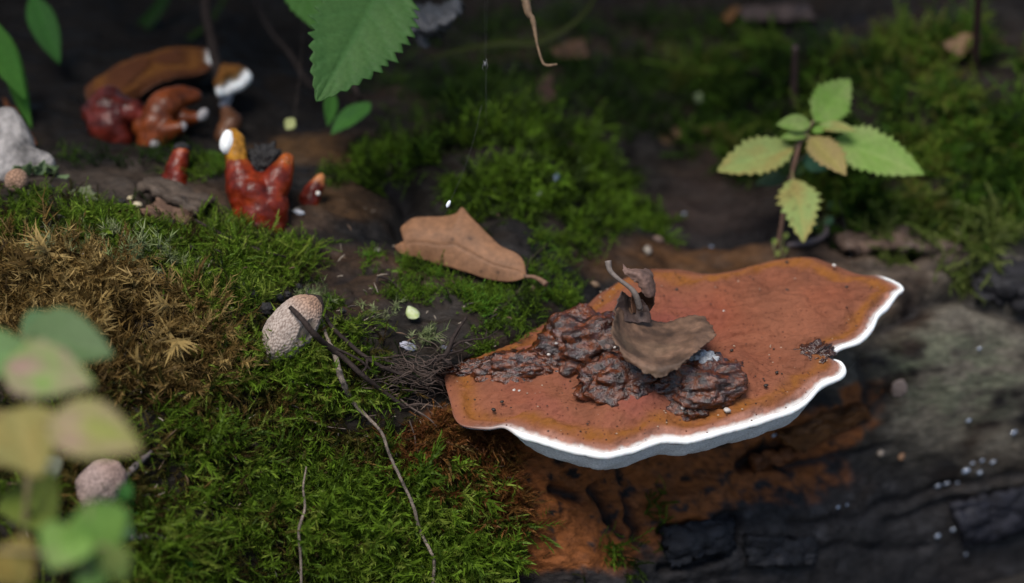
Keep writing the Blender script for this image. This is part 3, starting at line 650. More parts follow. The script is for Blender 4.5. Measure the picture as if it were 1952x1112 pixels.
# ------------------------------------------------------------------ leaves
def leaf_mesh(name, base, tip, width, nrm, mat, parent, col, col2=None, fold=.12, droop=.08, serr=.05, nser=11, wpos=.38, skew=0., vein=None, taper=.9, n=66, thick=.00022, curl=0., spots=0., seed=None, m=21):
    base = np.asarray(base, float); tip = np.asarray(tip, float); L = np.linalg.norm(tip - base); t = (tip - base) / L
    nrm = np.asarray(nrm, float); nrm = norm(nrm - t * (nrm @ t)); side = np.cross(t, nrm)
    s = np.linspace(0, 1, n); q = np.linspace(-1, 1, m)
    prof = np.where(s < wpos, np.sin(np.pi / 2 * np.clip(s / wpos, 0, 1)) ** .75, np.cos(np.pi / 2 * np.clip((s - wpos) / (1 - wpos), 0, 1)) ** taper)
    seed = random.random() * 50 if seed is None else seed
    ph = s * nser + .35 * noise(np.stack([s * nser * .45, 0 * s, 0 * s], -1), 1, seed + 7) * (serr > 0); saw = (ph % 1.0); saw = np.where(saw < .78, saw / .78, (1 - saw) / .22)
    saw = saw * (1 + .5 * noise(np.stack([np.floor(ph) * .73, 0 * s, 0 * s + .3], -1), 1, seed + 9))
    prof = prof * (1 + serr * 2.4 * (saw - .6) * (s > .06) * (s < .985)) * (1 + .05 * noise(np.stack([s * 4, 0 * s, 0 * s], -1), 1, seed))
    prof[0] = max(prof[0], .02); prof[-1] = .006
    S, Q = np.meshgrid(s, q, indexing='ij'); Wd = width / 2 * prof[:, None] * Q
    push = serr * .5 * L / nser * (saw[:, None] * np.abs(Q) ** 3)
    z = fold * np.abs(Wd) - droop * L * (S ** 2) + curl * L * (Q ** 2) * .5 * prof[:, None]
    fr = (S * 7 - np.abs(Q) * 1.6) % 1.0; ridge = np.exp(-((fr - .5) / .12) ** 2)
    z = z + .010 * width * (.5 - ridge) * (1 - np.exp(-np.abs(Q) * 6)) - .012 * width * np.exp(-(Q / .05) ** 2)
    X = base + t * (S * L + push)[..., None] + side * (Wd + skew * L * S * (1 - S))[..., None] + nrm * z[..., None]
    X = X + nrm * (.02 * width * noise(X, 2.2 / L, seed))[..., None]
    col = np.asarray(col, float); col2 = col if col2 is None else np.asarray(col2, float)
    w = np.clip(.5 + .9 * fbm(np.stack([S * 2.2, Q * 1.1, 0 * S], -1), 1.0, 3, seed), 0, 1)
    C = col * (1 - w[..., None]) + col2 * w[..., None]
    vc = col * 1.25 if vein is None else np.asarray(vein)
    vm = np.clip(.55 * ridge * (np.abs(Q) > .05) + .9 * np.exp(-(Q / .045) ** 2), 0, 1); C = C + (vc - C) * (.45 * vm)[..., None]
    if spots:
        sp = sstep(.42, .6, fbm(np.stack([S * 9, Q * 5, 0 * S], -1), 1.0, 2, seed + 3)) * spots; C = C * (1 - sp[..., None]) + np.array([.10, .055, .02]) * sp[..., None]
    o = mesh(name, X.reshape(-1, 3), grid_faces(n, m), mat, parent, col=C.reshape(-1, 3))
    return thicken(o, thick)
def patch(name, ctrl, mat, parent, col, thick=.0003, nu=60, nv=60, rag=.0, seed=1, crease=.0, cfun=None):
    """free-form sheet through a grid of control points (pixel, pixel, metres behind focus)"""
    c = np.array([[pix(*p) for p in row] for row in ctrl]); a = np.array([catmull(row, nv) for row in c]); b = np.array([catmull(a[:, j], nu) for j in range(nv)]).transpose(1, 0, 2)
    n = grid_normals(b); U, V = np.meshgrid(np.linspace(-1, 1, nu), np.linspace(-1, 1, nv), indexing='ij')
    if rag:
        e = np.maximum(np.abs(U), np.abs(V)) ** 6; ctr = b.mean((0, 1)); b = b + norm(b - ctr) * (rag * e * fbm(b, 500, 3, seed))[..., None]
    b = b + n * (crease * fbm(b, 130, 4, seed + 2))[..., None]
    q = fbm(b, 120, 4, seed + 5); C = np.asarray(col) * (1 + .45 * q[..., None])
    if cfun is not None: C = cfun(C, U, V, b)
    return thicken(mesh(name, b.reshape(-1, 3), grid_faces(nu, nv), mat, parent, col=C.reshape(-1, 3)), thick)

# curled dead leaf sitting in the crust
cl = thing('curled_dead_leaf', 'curled grey brown dead leaf stuck in the dark crust of the bracket', 'leaf')
def _cl_col(C, U, V, b):
    dk = sstep(-.2, .6, fbm(b, 90, 3, 61)); C = C * (1 - .55 * dk[..., None]); g = sstep(.1, .6, fbm(b, 45, 3, 66)); return C * (1 - .4 * g[..., None]) + np.array([.13, .085, .05]) * .4 * g[..., None]
patch('blade', [[(1182, 575, dA + .016), (1205, 590, dA + .022), (1232, 606, dA + .026), (1262, 616, dA + .026), (1300, 606, dA + .026), (1338, 604, dA + .023), (1357, 622, dA + .018)],
                [(1172, 600, dA + .006), (1195, 625, dA + .012), (1230, 640, dA + .016), (1265, 644, dA + .016), (1300, 636, dA + .016), (1335, 632, dA + .013), (1362, 640, dA + .010)],
                [(1167, 634, dA - .002), (1190, 655, dA + .002), (1225, 668, dA + .005), (1262, 672, dA + .005), (1298, 664, dA + .005), (1326, 656, dA + .003), (1338, 664, dA + .002)],
                [(1180, 664, dA - .006), (1200, 680, dA - .005), (1228, 692, dA - .004), (1262, 698, dA - .004), (1292, 690, dA - .004), (1312, 680, dA - .004), (1318, 678, dA - .004)],
                [(1198, 690, dA - .004), (1216, 702, dA - .005), (1236, 714, dA - .005), (1256, 720, dA - .005), (1276, 712, dA - .005), (1292, 702, dA - .005), (1300, 694, dA - .004)]],
      M_DEAD, cl, (.155, .088, .055), rag=.0011, crease=.0006, seed=3, cfun=_cl_col)
patch('rolled_base', [[(1174, 604, dA + .008), (1204, 616, dA + .016), (1240, 614, dA + .020)], [(1177, 580, dA + .010), (1203, 590, dA + .020), (1238, 594, dA + .018)],
                      [(1184, 553, dA + .013), (1202, 566, dA + .020), (1226, 572, dA + .018)]], M_DEAD, cl, (.07, .045, .038), rag=.0008, crease=.0008, seed=9, nu=36, nv=36)
patch('hollow', [[(1204, 562, dA + .017), (1224, 556, dA + .020), (1246, 562, dA + .017)], [(1204, 578, dA + .018), (1226, 578, dA + .025), (1247, 576, dA + .019)], [(1206, 596, dA + .018), (1226, 600, dA + .022), (1240, 594, dA + .020)]],
      M_DEAD, cl, (.12, .055, .030), rag=.0005, crease=.0005, seed=19, nu=26, nv=26)
patch('curled_lobe', [[(1186, 503, dA + .011), (1190, 520, dA + .010), (1205, 534, dA + .010), (1216, 545, dA + .010), (1232, 566, dA + .012)],
                      [(1198, 513, dA + .011), (1206, 517, dA + .009), (1219, 527, dA + .008), (1230, 542, dA + .009), (1241, 568, dA + .012)],
                      [(1212, 516, dA + .014), (1222, 515, dA + .012), (1234, 522, dA + .011), (1243, 540, dA + .012), (1246, 568, dA + .015)],
                      [(1222, 517, dA + .019), (1232, 515, dA + .018), (1242, 524, dA + .017), (1247, 546, dA + .018), (1247, 572, dA + .019)]],
      M_DEAD, cl, (.17, .100, .078), rag=.0010, crease=.0009, seed=12, nu=44, nv=44)
tube('petiole', [pix(1159, 497, dA + .010), pix(1163, 516, dA + .010), pix(1180, 533, dA + .010), pix(1200, 548, dA + .011), pix(1212, 563, dA + .012), pix(1220, 590, dA + .016)], [.0013, .0010, .0008, .0009, .0012, .0012], pmat('petiole_grey', base=(.17, .135, .115), rough=.7, var=.3, vscale=600, bump=.5, bscale=1500, bdist=.0003), cl, n=26)
root_at(cl, pix(1255, 715, dA))

# tan fallen leaf on the log top
tl = thing('fallen_leaf', 'smooth tan fallen leaf lying on the mossy log top', 'leaf')
def tl_pt(px, py, lift): 
    return surf(px, py, lift)[0]
upper = [(1003, 528), (998, 500), (985, 484), (955, 470), (935, 452), (915, 432), (895, 412), (881, 396), (868, 408), (845, 413), (815, 414), (790, 416), (776, 424), (764, 436), (775, 448), (779, 456), (765, 462), (752, 470)]
lower = [(1003, 528), (990, 534), (970, 537), (945, 535), (920, 530), (900, 523), (880, 517), (862, 511), (845, 507), (830, 503), (816, 497), (803, 495), (793, 490), (783, 489), (774, 487), (766, 484), (758, 478), (752, 470)]
tln = norm(surf(880, 470)[1] * .7 + np.array([0, -.75, .3])); tlp = surf(890, 515, .006)[0]
nU = 120; eu = catmull(np.array(upper, float), nU); el = catmull(np.array(lower, float), nU); tq = np.linspace(0, 1, 40)
XY = eu[:, None] * (1 - tq[None, :, None]) + el[:, None] * tq[None, :, None]
X = on_plane(XY[..., 0], XY[..., 1], tlp, tln)
_s = np.linspace(0, 1, nU)[:, None]; bend = .004 * np.sin(tq[None] * np.pi) * np.sin(_s * np.pi) 
vn = np.exp(-((tq[None] - .55 - .1 * np.sin(_s * 3)) / .025) ** 2)
X = X + tln * (bend - .0003 * vn + .0005 * fbm(X, 60, 3, 71))[..., None]
C = np.array([.215, .103, .050]) * (1 + .18 * fbm(X, 80, 4, 73)[..., None]); C = C * (1 - .18 * vn[..., None])
for sx, sy, sr in [(899, 460, 4.5), (866, 462, 3), (950, 521, 4), (918, 519, 3)]:
    C = C * (1 - .75 * np.exp(-(np.hypot(XY[..., 0] - sx, XY[..., 1] - sy) / sr) ** 2)[..., None])
thicken(mesh('blade', X.reshape(-1, 3), grid_faces(nU, 40), M_DEAD, tl, col=C.reshape(-1, 3)), .0004)
_e0 = on_plane(1001, 527, tlp, tln); _dd = float((_e0 - CAM) @ FWD - FOCUS)
tube('petiole', [on_plane(985, 520, tlp, tln), _e0, pix(1015, 528, _dd - .001), pix(1028, 533, _dd - .003), pix(1041, 542, _dd - .006)], [.0007, .0008, .0008, .0010, .0013], pmat('petiole_tan', base=(.16, .085, .05), rough=.7, var=.3, vscale=500), tl, n=18)
root_at(tl, tlp)

# ------------------------------------------------------------------ puffballs
def puffball(name, label, c, rad, axis, ncell, sub, cols, scar=None, group=None, warp=.05):
    t = thing(name, label, 'puffball', group)
    v0, f = ico(sub); rng = np.random.default_rng(int(abs(c[0]) * 1e5))
    i = np.arange(ncell) + .5; ph = np.arccos(1 - 2 * i / ncell); th = np.pi * (1 + 5 ** .5) * i
    seeds = norm(np.stack([np.cos(th) * np.sin(ph), np.sin(th) * np.sin(ph), np.cos(ph)], 1) + rng.normal(0, .042, (ncell, 3)))
    d1 = np.full(len(v0), 9.); d2 = np.full(len(v0), 9.)
    for k in range(0, ncell, 100):
        d = np.sqrt(np.maximum(2 - 2 * v0 @ seeds[k:k + 100].T, 0)); srt = np.sort(d, 1)[:, :2]
        a = np.stack([d1, d2, srt[:, 0], srt[:, 1]], 1); a.sort(1); d1, d2 = a[:, 0], a[:, 1]
    gap = sstep(0, .35 * (4 * np.pi / ncell) ** .5, d2 - d1)
    top = sstep(.35, .95, v0[:, 2])
    h = 1 + warp * fbm(v0, 1.6, 2, 5) + .030 * gap * (1 + .5 * top)
    sc_m = np.zeros(len(v0))
    if scar is not None:
        sd = norm(np.asarray(scar, float)); R = frame(axis); sl = R.T @ sd; sc_m = sstep(.90, .965, v0 @ sl); h = h - .10 * sc_m - .02 * gap * sc_m
    v = (v0 * h[:, None] * np.asarray(rad)) @ frame(axis).T + c
    pale, brown, dark = [np.asarray(x) for x in cols]
    wart = pale * (1 - top[:, None]) + brown * top[:, None]
    q = fbm(v0, 2.2, 3, 9); C = dark + (wart * (1 + .15 * q[:, None]) - dark) * np.clip(gap * (1 - .25 * top) + .15, 0, 1)[:, None]
    if scar is not None: C = C * (1 - sc_m[:, None]) + np.array([.19, .15, .115]) * sc_m[:, None]
    mesh('body', v, f, M_PUFF, t, col=C)
    blob('base', c - norm(np.asarray(axis, float)) * rad[2] * .9, (rad[0] * .45, rad[1] * .45, rad[2] * .35), M_PUFF, t, sub=3, axis=axis, amp=.15, sc=2, col=np.array([.16, .12, .09]))
    root_at(t, c - norm(np.asarray(axis, float)) * rad[2])
    return t
p_ = pix(555, 626, sdepth(555, 626) - .009); n_ = surf(556, 628)[1]
puffball('puffball', 'grey brown warty puffball lying tilted in the moss with a twig across it', p_, (.0088, .0086, .0142), UP * .80 + RIGHT * .62 - FWD * .05, 850, 6,
         [(.43, .35, .30), (.40, .24, .16), (.13, .085, .065)], scar=RIGHT * .72 - UP * .28 - FWD * .72)
p_, n_ = surf(38, 378)
puffball('puffball', 'small round tan puffball beside the curly green lichen', p_ + n_ * .003, (.0047, .0047, .0046), n_ + UP * .4 - FWD, 130, 5, [(.30, .19, .13), (.34, .20, .13), (.05, .028, .02)])
p_, n_ = surf(185, 930)
puffball('puffball', 'pinkish brown puffball among the seedling leaves at the foot of the log', p_ + n_ * .006, (.0080, .0080, .0098), UP + RIGHT * .9 - FWD * .3, 420, 5, [(.34, .25, .22), (.34, .23, .19), (.12, .08, .065)], warp=.1)

# ------------------------------------------------------------------ lacquered red antler fungi
def union(name, chains, mat, parent, voxel, colfn, smooth_it=6):
    """one continuous skin grown over chains of balls [(point, radius)...]"""
    V = []; F = []; off = 0; bv_, bf_ = ico(3)
    for ch in chains:
        ch = [(np.asarray(p), r) for p, r in ch]
        for (p0, r0), (p1, r1) in zip(ch[:-1], ch[1:]):
            m = max(2, int(np.linalg.norm(p1 - p0) / (min(r0, r1) * .35)))
            for t in np.linspace(0, 1, m): 
                V.append(bv_ * (r0 * (1 - t) + r1 * t) + (p0 * (1 - t) + p1 * t)); F.append(bf_ + off); off += len(bv_)
    o = mesh(name, np.vstack(V), np.vstack(F), mat, None)
    r = o.modifiers.new('remesh', 'REMESH'); r.mode = 'VOXEL'; r.voxel_size = voxel
    sm = o.modifiers.new('smooth', 'SMOOTH'); sm.factor = .5; sm.iterations = smooth_it
    dg = bpy.context.evaluated_depsgraph_get(); me = bpy.data.meshes.new_from_object(o.evaluated_get(dg)); bpy.data.objects.remove(o)
    v = np.zeros(len(me.vertices) * 3); me.vertices.foreach_get('co', v); v = v.reshape(-1, 3)
    v = v + norm(v - v.mean(0)) * (.0005 * fbm(v, 220, 3, 4) + .0011 * noise(v, 95, 7))[:, None]
    f = [list(p.vertices) for p in me.polygons]; bpy.data.meshes.remove(me)
    return mesh(name, v, f, mat, parent, col=colfn(v))
RED, DRED, ORG, YEL = np.array([.165, .015, .004]), np.array([.060, .006, .002]), np.array([.32, .075, .012]), np.array([.34, .15, .015])
d0 = sdepth(493, 432) + .004
def redcol(p0, p1, tipc=ORG, a=.72, b=1.05):
    ax_ = p1 - p0; L2 = ax_ @ ax_
    def f(v):
        t = (v - p0) @ ax_ / L2; q = fbm(v, 140, 3, 6); w = np.clip(sstep(a, b, t) + .25 * q, 0, 1)[:, None]
        base_ = DRED + (RED - DRED) * np.clip(.6 + .8 * q, 0, 1.3)[:, None]; return base_ * (1 - w) + tipc * w
    return f
an = thing('antler_fungus', 'forked glossy red fungus with yellow neck and white knob tip', 'fungus')
g = lambda x, y, d=0.: pix(x, y, d0 + d)
union('stalk', [[(g(493, 436), .0085), (g(492, 405), .0092), (g(487, 370), .0095)], [(g(515, 430), .0065), (g(515, 390), .0080)], [(g(470, 400), .0065), (g(466, 360), .0075), (g(460, 335), .0062), (g(452, 312), .0046)],
                [(g(505, 390), .0085), (g(522, 355), .0070), (g(538, 325), .0048), (g(545, 306), .0030)]], M_LAC, an, .0007, redcol(g(493, 440), g(500, 305), ORG, .86, 1.1))
union('yellow_neck', [[(g(455, 318), .0042), (g(450, 295), .0046), (g(446, 272), .0044), (g(443, 260), .0030)]], M_LAC, an, .0005, lambda v: (lambda t_: RED * (1 - t_) + YEL * t_)(sstep(.0, .35, ((v - g(455, 325)) @ UP) / .013 + .25 * fbm(v, 200, 3, 8))[:, None]) * (1 + .3 * fbm(v, 300, 3, 9))[:, None])
blob('white_tip', g(433, 272, -.0025), (.0030, .0034, .0050), M_PALE, an, sub=4, axis=UP + .1 * RIGHT, amp=.08, sc=1.5, col=np.array([.80, .80, .79]))
blob('orange_tip', g(545, 312, -.001), (.0027, .0025, .0030), M_LAC, an, sub=4, axis=UP, amp=.35, sc=2.2, col=np.array([.36, .10, .02]))
blob('crumbly_infill', g(503, 315, .006), (.0075, .0050, .0075), M_CRUMB, an, sub=5, axis=UP, amp=.5, sc=3, octs=4)
root_at(an, g(493, 445))
rs = thing('antler_fungus', 'short red finger fungus with a blackened tip beside a grey wood slab', 'fungus')
d0 = sdepth(340, 352) + .003
union('stalk', [[(g(332, 358), .0062), (g(336, 335), .0052), (g(342, 310), .0044), (g(347, 292), .0036)], [(g(318, 340), .0028), (g(325, 335), .003)]], M_LAC, rs, .0006, redcol(g(335, 355), g(346, 282), ORG, .8, 1.2))
blob('dark_tip', g(347, 282), (.0034, .0028, .0022), M_CRUMB, rs, sub=3, axis=UP, amp=.3, sc=2)
root_at(rs, g(333, 360))
rs = thing('antler_fungus', 'small leaning orange red fungus finger with pale tip', 'fungus')
d0 = sdepth(590, 402) + .002
union('stalk', [[(g(582, 404), .0034), (g(590, 380), .0044), (g(603, 356), .0036), (g(611, 340), .0020)]], M_LAC, rs, .0005, redcol(g(585, 402), g(612, 338), np.array([.4, .15, .05]), .7, 1.0))
blob('white_bead', g(606, 369, -.0045), (.0010,) * 3, M_PALE, rs, sub=2, col=np.array([.7, .66, .6]))
root_at(rs, g(583, 405))

# ------------------------------------------------------------------ fungi at the back of the log top
def mini_bracket(label, outline, cpx, d, tilt, cols, rim_w, edge_t, belly, seed, whitefn, name='bracket_fungus', pore=None, xt=0.):
    t = thing(name, label, 'fungus'); P0 = pix(*cpx, d); Nn = norm(np.array([xt, -math.sin(tilt), math.cos(tilt)])); R = frame(Nn)
    p = on_plane([o[0] for o in outline], [o[1] for o in outline], P0, Nn) - P0; uv = np.stack([p @ R[:, 0], p @ R[:, 1]], -1)
    uv = catmull(np.vstack([uv, uv[:1]]), 400)[:-1]; th = np.arctan2(uv[:, 1], uv[:, 0]); r = np.hypot(uv[:, 0], uv[:, 1]); so = np.argsort(th); th, r = th[so], r[so]
    rf = lambda a: np.interp(a, np.r_[th - 2 * np.pi, th, th + 2 * np.pi], np.r_[r, r, r])
    bracket(t, None, P0, R, cols, rim_w=rim_w, edge_t=edge_t, belly=belly, wave=.001, nth=240, nrad=30, seed=seed, white=whitefn, rad_fn=rf, pore_mat=pore, dome=.003)
    root_at(t, P0); return t
BC = [(.085, .026, .008), (.080, .024, .008), (.15, .055, .009), (.18, .08, .03)]
M_PORED = pmat('dark_pores', base=(.030, .018, .013), rough=.8, var=.4, vscale=300)
dB = sdepth(300, 265) + .035
mini_bracket('long arched brown bracket fungus with dark underside behind the red knobs', [(170, 205), (165, 170), (215, 135), (270, 112), (330, 98), (385, 94), (405, 104), (404, 130), (385, 146), (330, 156), (285, 178), (240, 202), (200, 222)], (290, 130), dB, math.radians(28), BC, .0025, .004, .010, 21,
             lambda th: sstep(.975, .995, np.cos(th - .1)), pore=M_PORED)
mini_bracket('small white edged orange fungus lobe behind the bare stem', [(408, 160), (412, 128), (440, 127), (468, 132), (480, 146), (472, 162), (452, 173), (430, 180), (415, 184)], (438, 150), dB - .008, math.radians(40), [(.16, .06, .010)] * 2 + [(.17, .07, .013), (.25, .15, .06)], .0042, .004, .004, 22,
             lambda th: sstep(.10, -.12, np.sin(th) - .6 * (np.cos(th) - .25)))
t = thing('fungus_stub', 'pale bluish stub hanging beneath the white edged lobe', 'fungus')
union('stub', [[(pix(436, 176, dB - .006), .0022), (pix(428, 196, dB - .004), .0024)]], M_PALE, t, .0005, lambda v: np.tile([.33, .34, .38], (len(v), 1))); root_at(t, pix(428, 198, dB - .004))
dR = sdepth(210, 262) + .004
t = thing('knobbly_fungus', 'shiny crimson knobbly fungus under the arched bracket', 'fungus'); g = lambda x, y, d=0.: pix(x, y, dR + d)
union('knob', [[(g(178, 215, .004), .0055), (g(205, 198, .006), .0078), (g(228, 212, .004), .0070)], [(g(228, 212), .006), (g(252, 214), .0055), (g(268, 222), .004)], [(g(205, 205), .007), (g(210, 240), .0072), (g(230, 262), .005)], [(g(186, 236), .005), (g(200, 258), .005)]], M_LAC, t, .0008,
      lambda v: np.array([.075, .010, .006]) * (1 + 1.0 * fbm(v, 120, 3, 3))[:, None])
root_at(t, g(212, 275))
t = thing('antler_fungus', 'orange branching fungus with white finger tips beside the crimson knobs', 'fungus')
union('branch', [[(g(285, 270), .0055), (g(295, 235), .0075), (g(312, 205), .0070), (g(340, 185, .004), .005), (g(372, 184, .006), .003)], [(g(300, 265), .005), (g(318, 250, -.004), .0045), (g(342, 244, -.006), .0030)], [(g(318, 215, .004), .005), (g(352, 226, .004), .004), (g(378, 224), .0026)], [(g(270, 240), .005), (g(290, 235), .006)]],
      M_LAC, t, .0008, lambda v: np.array([.115, .026, .006]) * (1 + .8 * fbm(v, 110, 3, 13))[:, None])
for x, y, d, r in [(346, 243, -.0065, (.0022, .0022, .0026)), (386, 219, -.001, (.0022, .002, .0032)), (372, 180, .006, (.0016, .0016, .002)), (295, 276, -.006, (.0022, .002, .002))]:
    blob('white_tip', g(x, y, d), r, M_PALE, t, sub=3, axis=UP + .7 * RIGHT, col=np.array([.26, .24, .24]))
root_at(t, g(285, 280))
t = thing('antler_fungus', 'dull brown stub fungus behind the white knob', 'fungus')
union('stub', [[(g(425, 262, .01), .004), (g(440, 232, .012), .0045), (g(432, 212, .014), .003)]], M_LAC, t, .0007, lambda v: np.array([.10, .04, .018]) * (1 + .5 * fbm(v, 90, 3, 13))[:, None]); root_at(t, g(425, 268, .01))

# ------------------------------------------------------------------ green plants
def plant_leaf(root, b, t, w, nrm, c1, c2, name='leaf', **k): return leaf_mesh(name, pix(*b), pix(*t), w * K, nrm, M_LEAF, root, c1, c2, **k)
TOCAM = -FWD
# seedling on the log
sd = thing('seedling', 'pale green seedling with toothed leaves growing beside the big bracket', 'plant')
ds = sdepth(1490, 470); D_ = ds - .012
tube('stem', [surf(1484, 470, -.002)[0], pix(1487, 445, ds - .002), pix(1498, 380, D_ + .006), pix(1512, 320, D_ + .002), pix(1526, 270, D_), pix(1545, 238, D_)], [.0008, .0008, .0009, .0009, .0009, .0007], M_STEM, sd, n=36, col=np.array([.20, .11, .075]))
LG, LP2, LY = np.array([.17, .30, .055]), np.array([.255, .33, .105]), np.array([.30, .25, .08])
NU = TOCAM + UP * .4
def petiole(root, a, b, r=.0005, col=(.22, .17, .08)): return tube('petiole', [pix(*a), pix((a[0] + b[0]) / 2, (a[1] + b[1]) / 2 - 3, (a[2] + b[2]) / 2), pix(*b)], [r, r * .9, r * 1.1], M_STEM, root, n=10, seg=6, col=np.array(col))
for b, t, w, nv, c1, c2, kw in [
    ((1553, 232, D_), (1624, 147, D_ + .012), 88, NU + RIGHT * .3, LG * 1.05, LP2, dict(fold=.1, serr=.11, nser=9)),
    ((1512, 282, D_), (1370, 320, D_ - .012), 92, NU - RIGHT * .2, LP2, LY * 1.05, dict(fold=.22, serr=.12, nser=10, wpos=.42)),
    ((1590, 268, D_ - .001), (1764, 326, D_ - .008), 108, NU + RIGHT * .2, LP2, LG, dict(fold=.2, serr=.11, nser=12, wpos=.32)),
    ((1545, 262, D_ - .004), (1612, 328, D_ - .022), 72, NU + UP * .2, LY, np.array([.30, .22, .10]), dict(fold=.15, serr=.12, nser=9)),
    ((1512, 342, D_ - .004), (1532, 456, D_ - .022), 86, TOCAM + UP * .15, LY, LP2, dict(fold=.1, serr=.16, nser=9, wpos=.3, spots=.6, skew=-.12)),
    ((1545, 236, D_), (1482, 236, D_ - .006), 42, NU, LP2, LG, dict(fold=.25, serr=.07, nser=8)),
    ((1560, 240, D_ - .002), (1632, 246, D_ - .010), 34, NU + UP * .4, LP2, LY, dict(fold=.25, serr=.05, nser=8)),
    ((1540, 255, D_), (1488, 262, D_ - .006), 24, NU, LG, LP2, dict(fold=.3, serr=.06, nser=6)),
    ((1548, 250, D_ - .003), (1580, 244, D_ - .006), 18, NU, LG * 1.1, LG, dict(fold=.3, serr=.06, nser=6)),
    ((1512, 300, D_ + .010), (1500, 345, D_ + .014), 60, NU, np.array([.07, .12, .035]), np.array([.09, .15, .05]), dict(fold=.15, serr=.05)),
    ((1530, 300, D_ + .012), (1578, 322, D_ + .014), 48, NU, np.array([.07, .17, .10]), np.array([.06, .13, .07]), dict(fold=.15, serr=.05)),
    ((1500, 335, D_ + .014), (1440, 350, D_ + .012), 34, NU, np.array([.10, .15, .08]), np.array([.08, .12, .06]), dict(fold=.15, serr=.05))]:
    plant_leaf(sd, b, t, w, nv, c1, c2, n=48, m=13, thick=.0002, **kw)
for a, b in [((1545, 240, D_), (1553, 232, D_)), ((1526, 272, D_), (1512, 282, D_)), ((1528, 268, D_), (1590, 268, D_ - .001)), ((1532, 262, D_), (1545, 262, D_ - .004)), ((1508, 325, D_ + .002), (1512, 342, D_ - .004)),
             ((1508, 322, D_ + .004), (1512, 300, D_ + .010)), ((1508, 325, D_ + .004), (1530, 300, D_ + .012)), ((1504, 345, D_ + .005), (1500, 335, D_ + .014))]: petiole(sd, a, b)
root_at(sd, surf(1484, 470)[0])
sp = thing('sprout', 'tiny sprout with round leaflets at the foot of the seedling', 'plant')
for x, y, r in [(1470, 478, 14), (1488, 470, 12), (1500, 486, 12), (1478, 492, 10)]:
    b, n_ = surf(x, y, .003); leaf_mesh('leaf', b, b + (n_ + UP) * .0012 + RIGHT * .0016 * random.choice([-1, 1]), r * K, NU, M_LEAF, sp, LG * .9, LY, serr=0, n=14, m=9, wpos=.5)
    tube('stem', [surf(1484, 490, -.001)[0], b], [.0003, .0003], M_STEM, sp, seg=5, col=np.array([.2, .2, .08]))
root_at(sp, surf(1484, 488)[0])
sp = thing('sprout', 'bluish green sprout between the seedling and the bare bark', 'plant')
for x, y, r, s_ in [(1555, 405, 22, -1), (1572, 420, 24, 1), (1548, 425, 18, -1), (1580, 400, 18, 1)]:
    b, n_ = surf(x, y, .004); leaf_mesh('leaf', b, b + (n_ + UP) * .001 + RIGHT * .004 * s_, r * K, NU, M_LEAF, sp, (.05, .12, .06), (.08, .16, .08), serr=.04, n=16, m=9, wpos=.45)
    tube('stem', [surf(1563, 430, -.001)[0], b], [.0003, .0003], M_STEM, sp, seg=5, col=np.array([.1, .13, .06]))
root_at(sp, surf(1563, 430)[0])

# shrub overhanging the back of the log; its lowest leaves reach into view
sh = thing('overhanging_shrub', 'green shrub with toothed leaves drooping over the back of the log', 'shrub')
dl = .015
plant_leaf(sh, (752, -75, dl + .03), (605, 190, dl - .004), 198, TOCAM + RIGHT * .25 + UP * .35, (.042, .105, .028), (.060, .130, .036), n=170, serr=.085, nser=17, wpos=.40, fold=.12, droop=.02, skew=-.05, vein=(.06, .15, .045), thick=.0003)
plant_leaf(sh, (560, -90, .10), (612, 60, .09), 110, TOCAM + UP * .5, (.05, .14, .025), (.06, .16, .03), n=60, serr=.05, nser=12)
plant_leaf(sh, (705, 196, .115), (630, 250, .10), 60, TOCAM + UP * .9 - RIGHT * .3, (.055, .16, .03), (.04, .11, .03), n=40, serr=.04)
plant_leaf(sh, (632, 172, .110), (628, 240, .105), 36, TOCAM + RIGHT * .8, (.05, .15, .025), (.06, .17, .03), n=40, serr=.04)
plant_leaf(sh, (250, -60, .24), (360, 70, .23), 170, TOCAM + UP * .6, (.02, .06, .010), (.03, .08, .014), n=40, serr=.03)
plant_leaf(sh, (60, -10, .14), (112, 118, .13), 62, TOCAM + UP * .4, (.035, .14, .02), (.03, .11, .018), n=40, serr=.02)
plant_leaf(sh, (10, 60, .11), (62, 240, .10), 44, TOCAM + RIGHT * .4, (.05, .17, .02), (.06, .15, .02), n=60, serr=.02, skew=.10)
plant_leaf(sh, (-40, 20, .09), (48, 190, .09), 60, TOCAM + UP * .3, (.04, .14, .02), (.05, .15, .02), n=40, serr=.03)
tube('stem', [pix(388, -200, .12), pix(391, 0, .125), pix(404, 80, .128), pix(420, 160, .13), pix(424, 215, .14)], [.0022, .0024, .0023, .0024, .0026], M_TWIG, sh, n=30, wob=.2)
tube('twig', [pix(420, -180, .20), pix(500, 30, .17), pix(550, 100, .16), pix(590, 160, .15), pix(625, 175, .13)], [.0012, .0011, .0010, .0010, .0008], M_TWIG, sh, n=30, wob=.2)
tube('twig', [pix(752, -75, dl + .03), pix(740, -200, dl + .05), pix(600, -320, .12), pix(388, -330, .12)], [.0012, .0016, .002, .003], M_TWIG, sh, n=20)
tube('petiole', [pix(690, 196, .12), pix(678, 172, .115), pix(665, 140, .12)], [.0010, .0011, .0011], M_TWIG, sh, n=8)
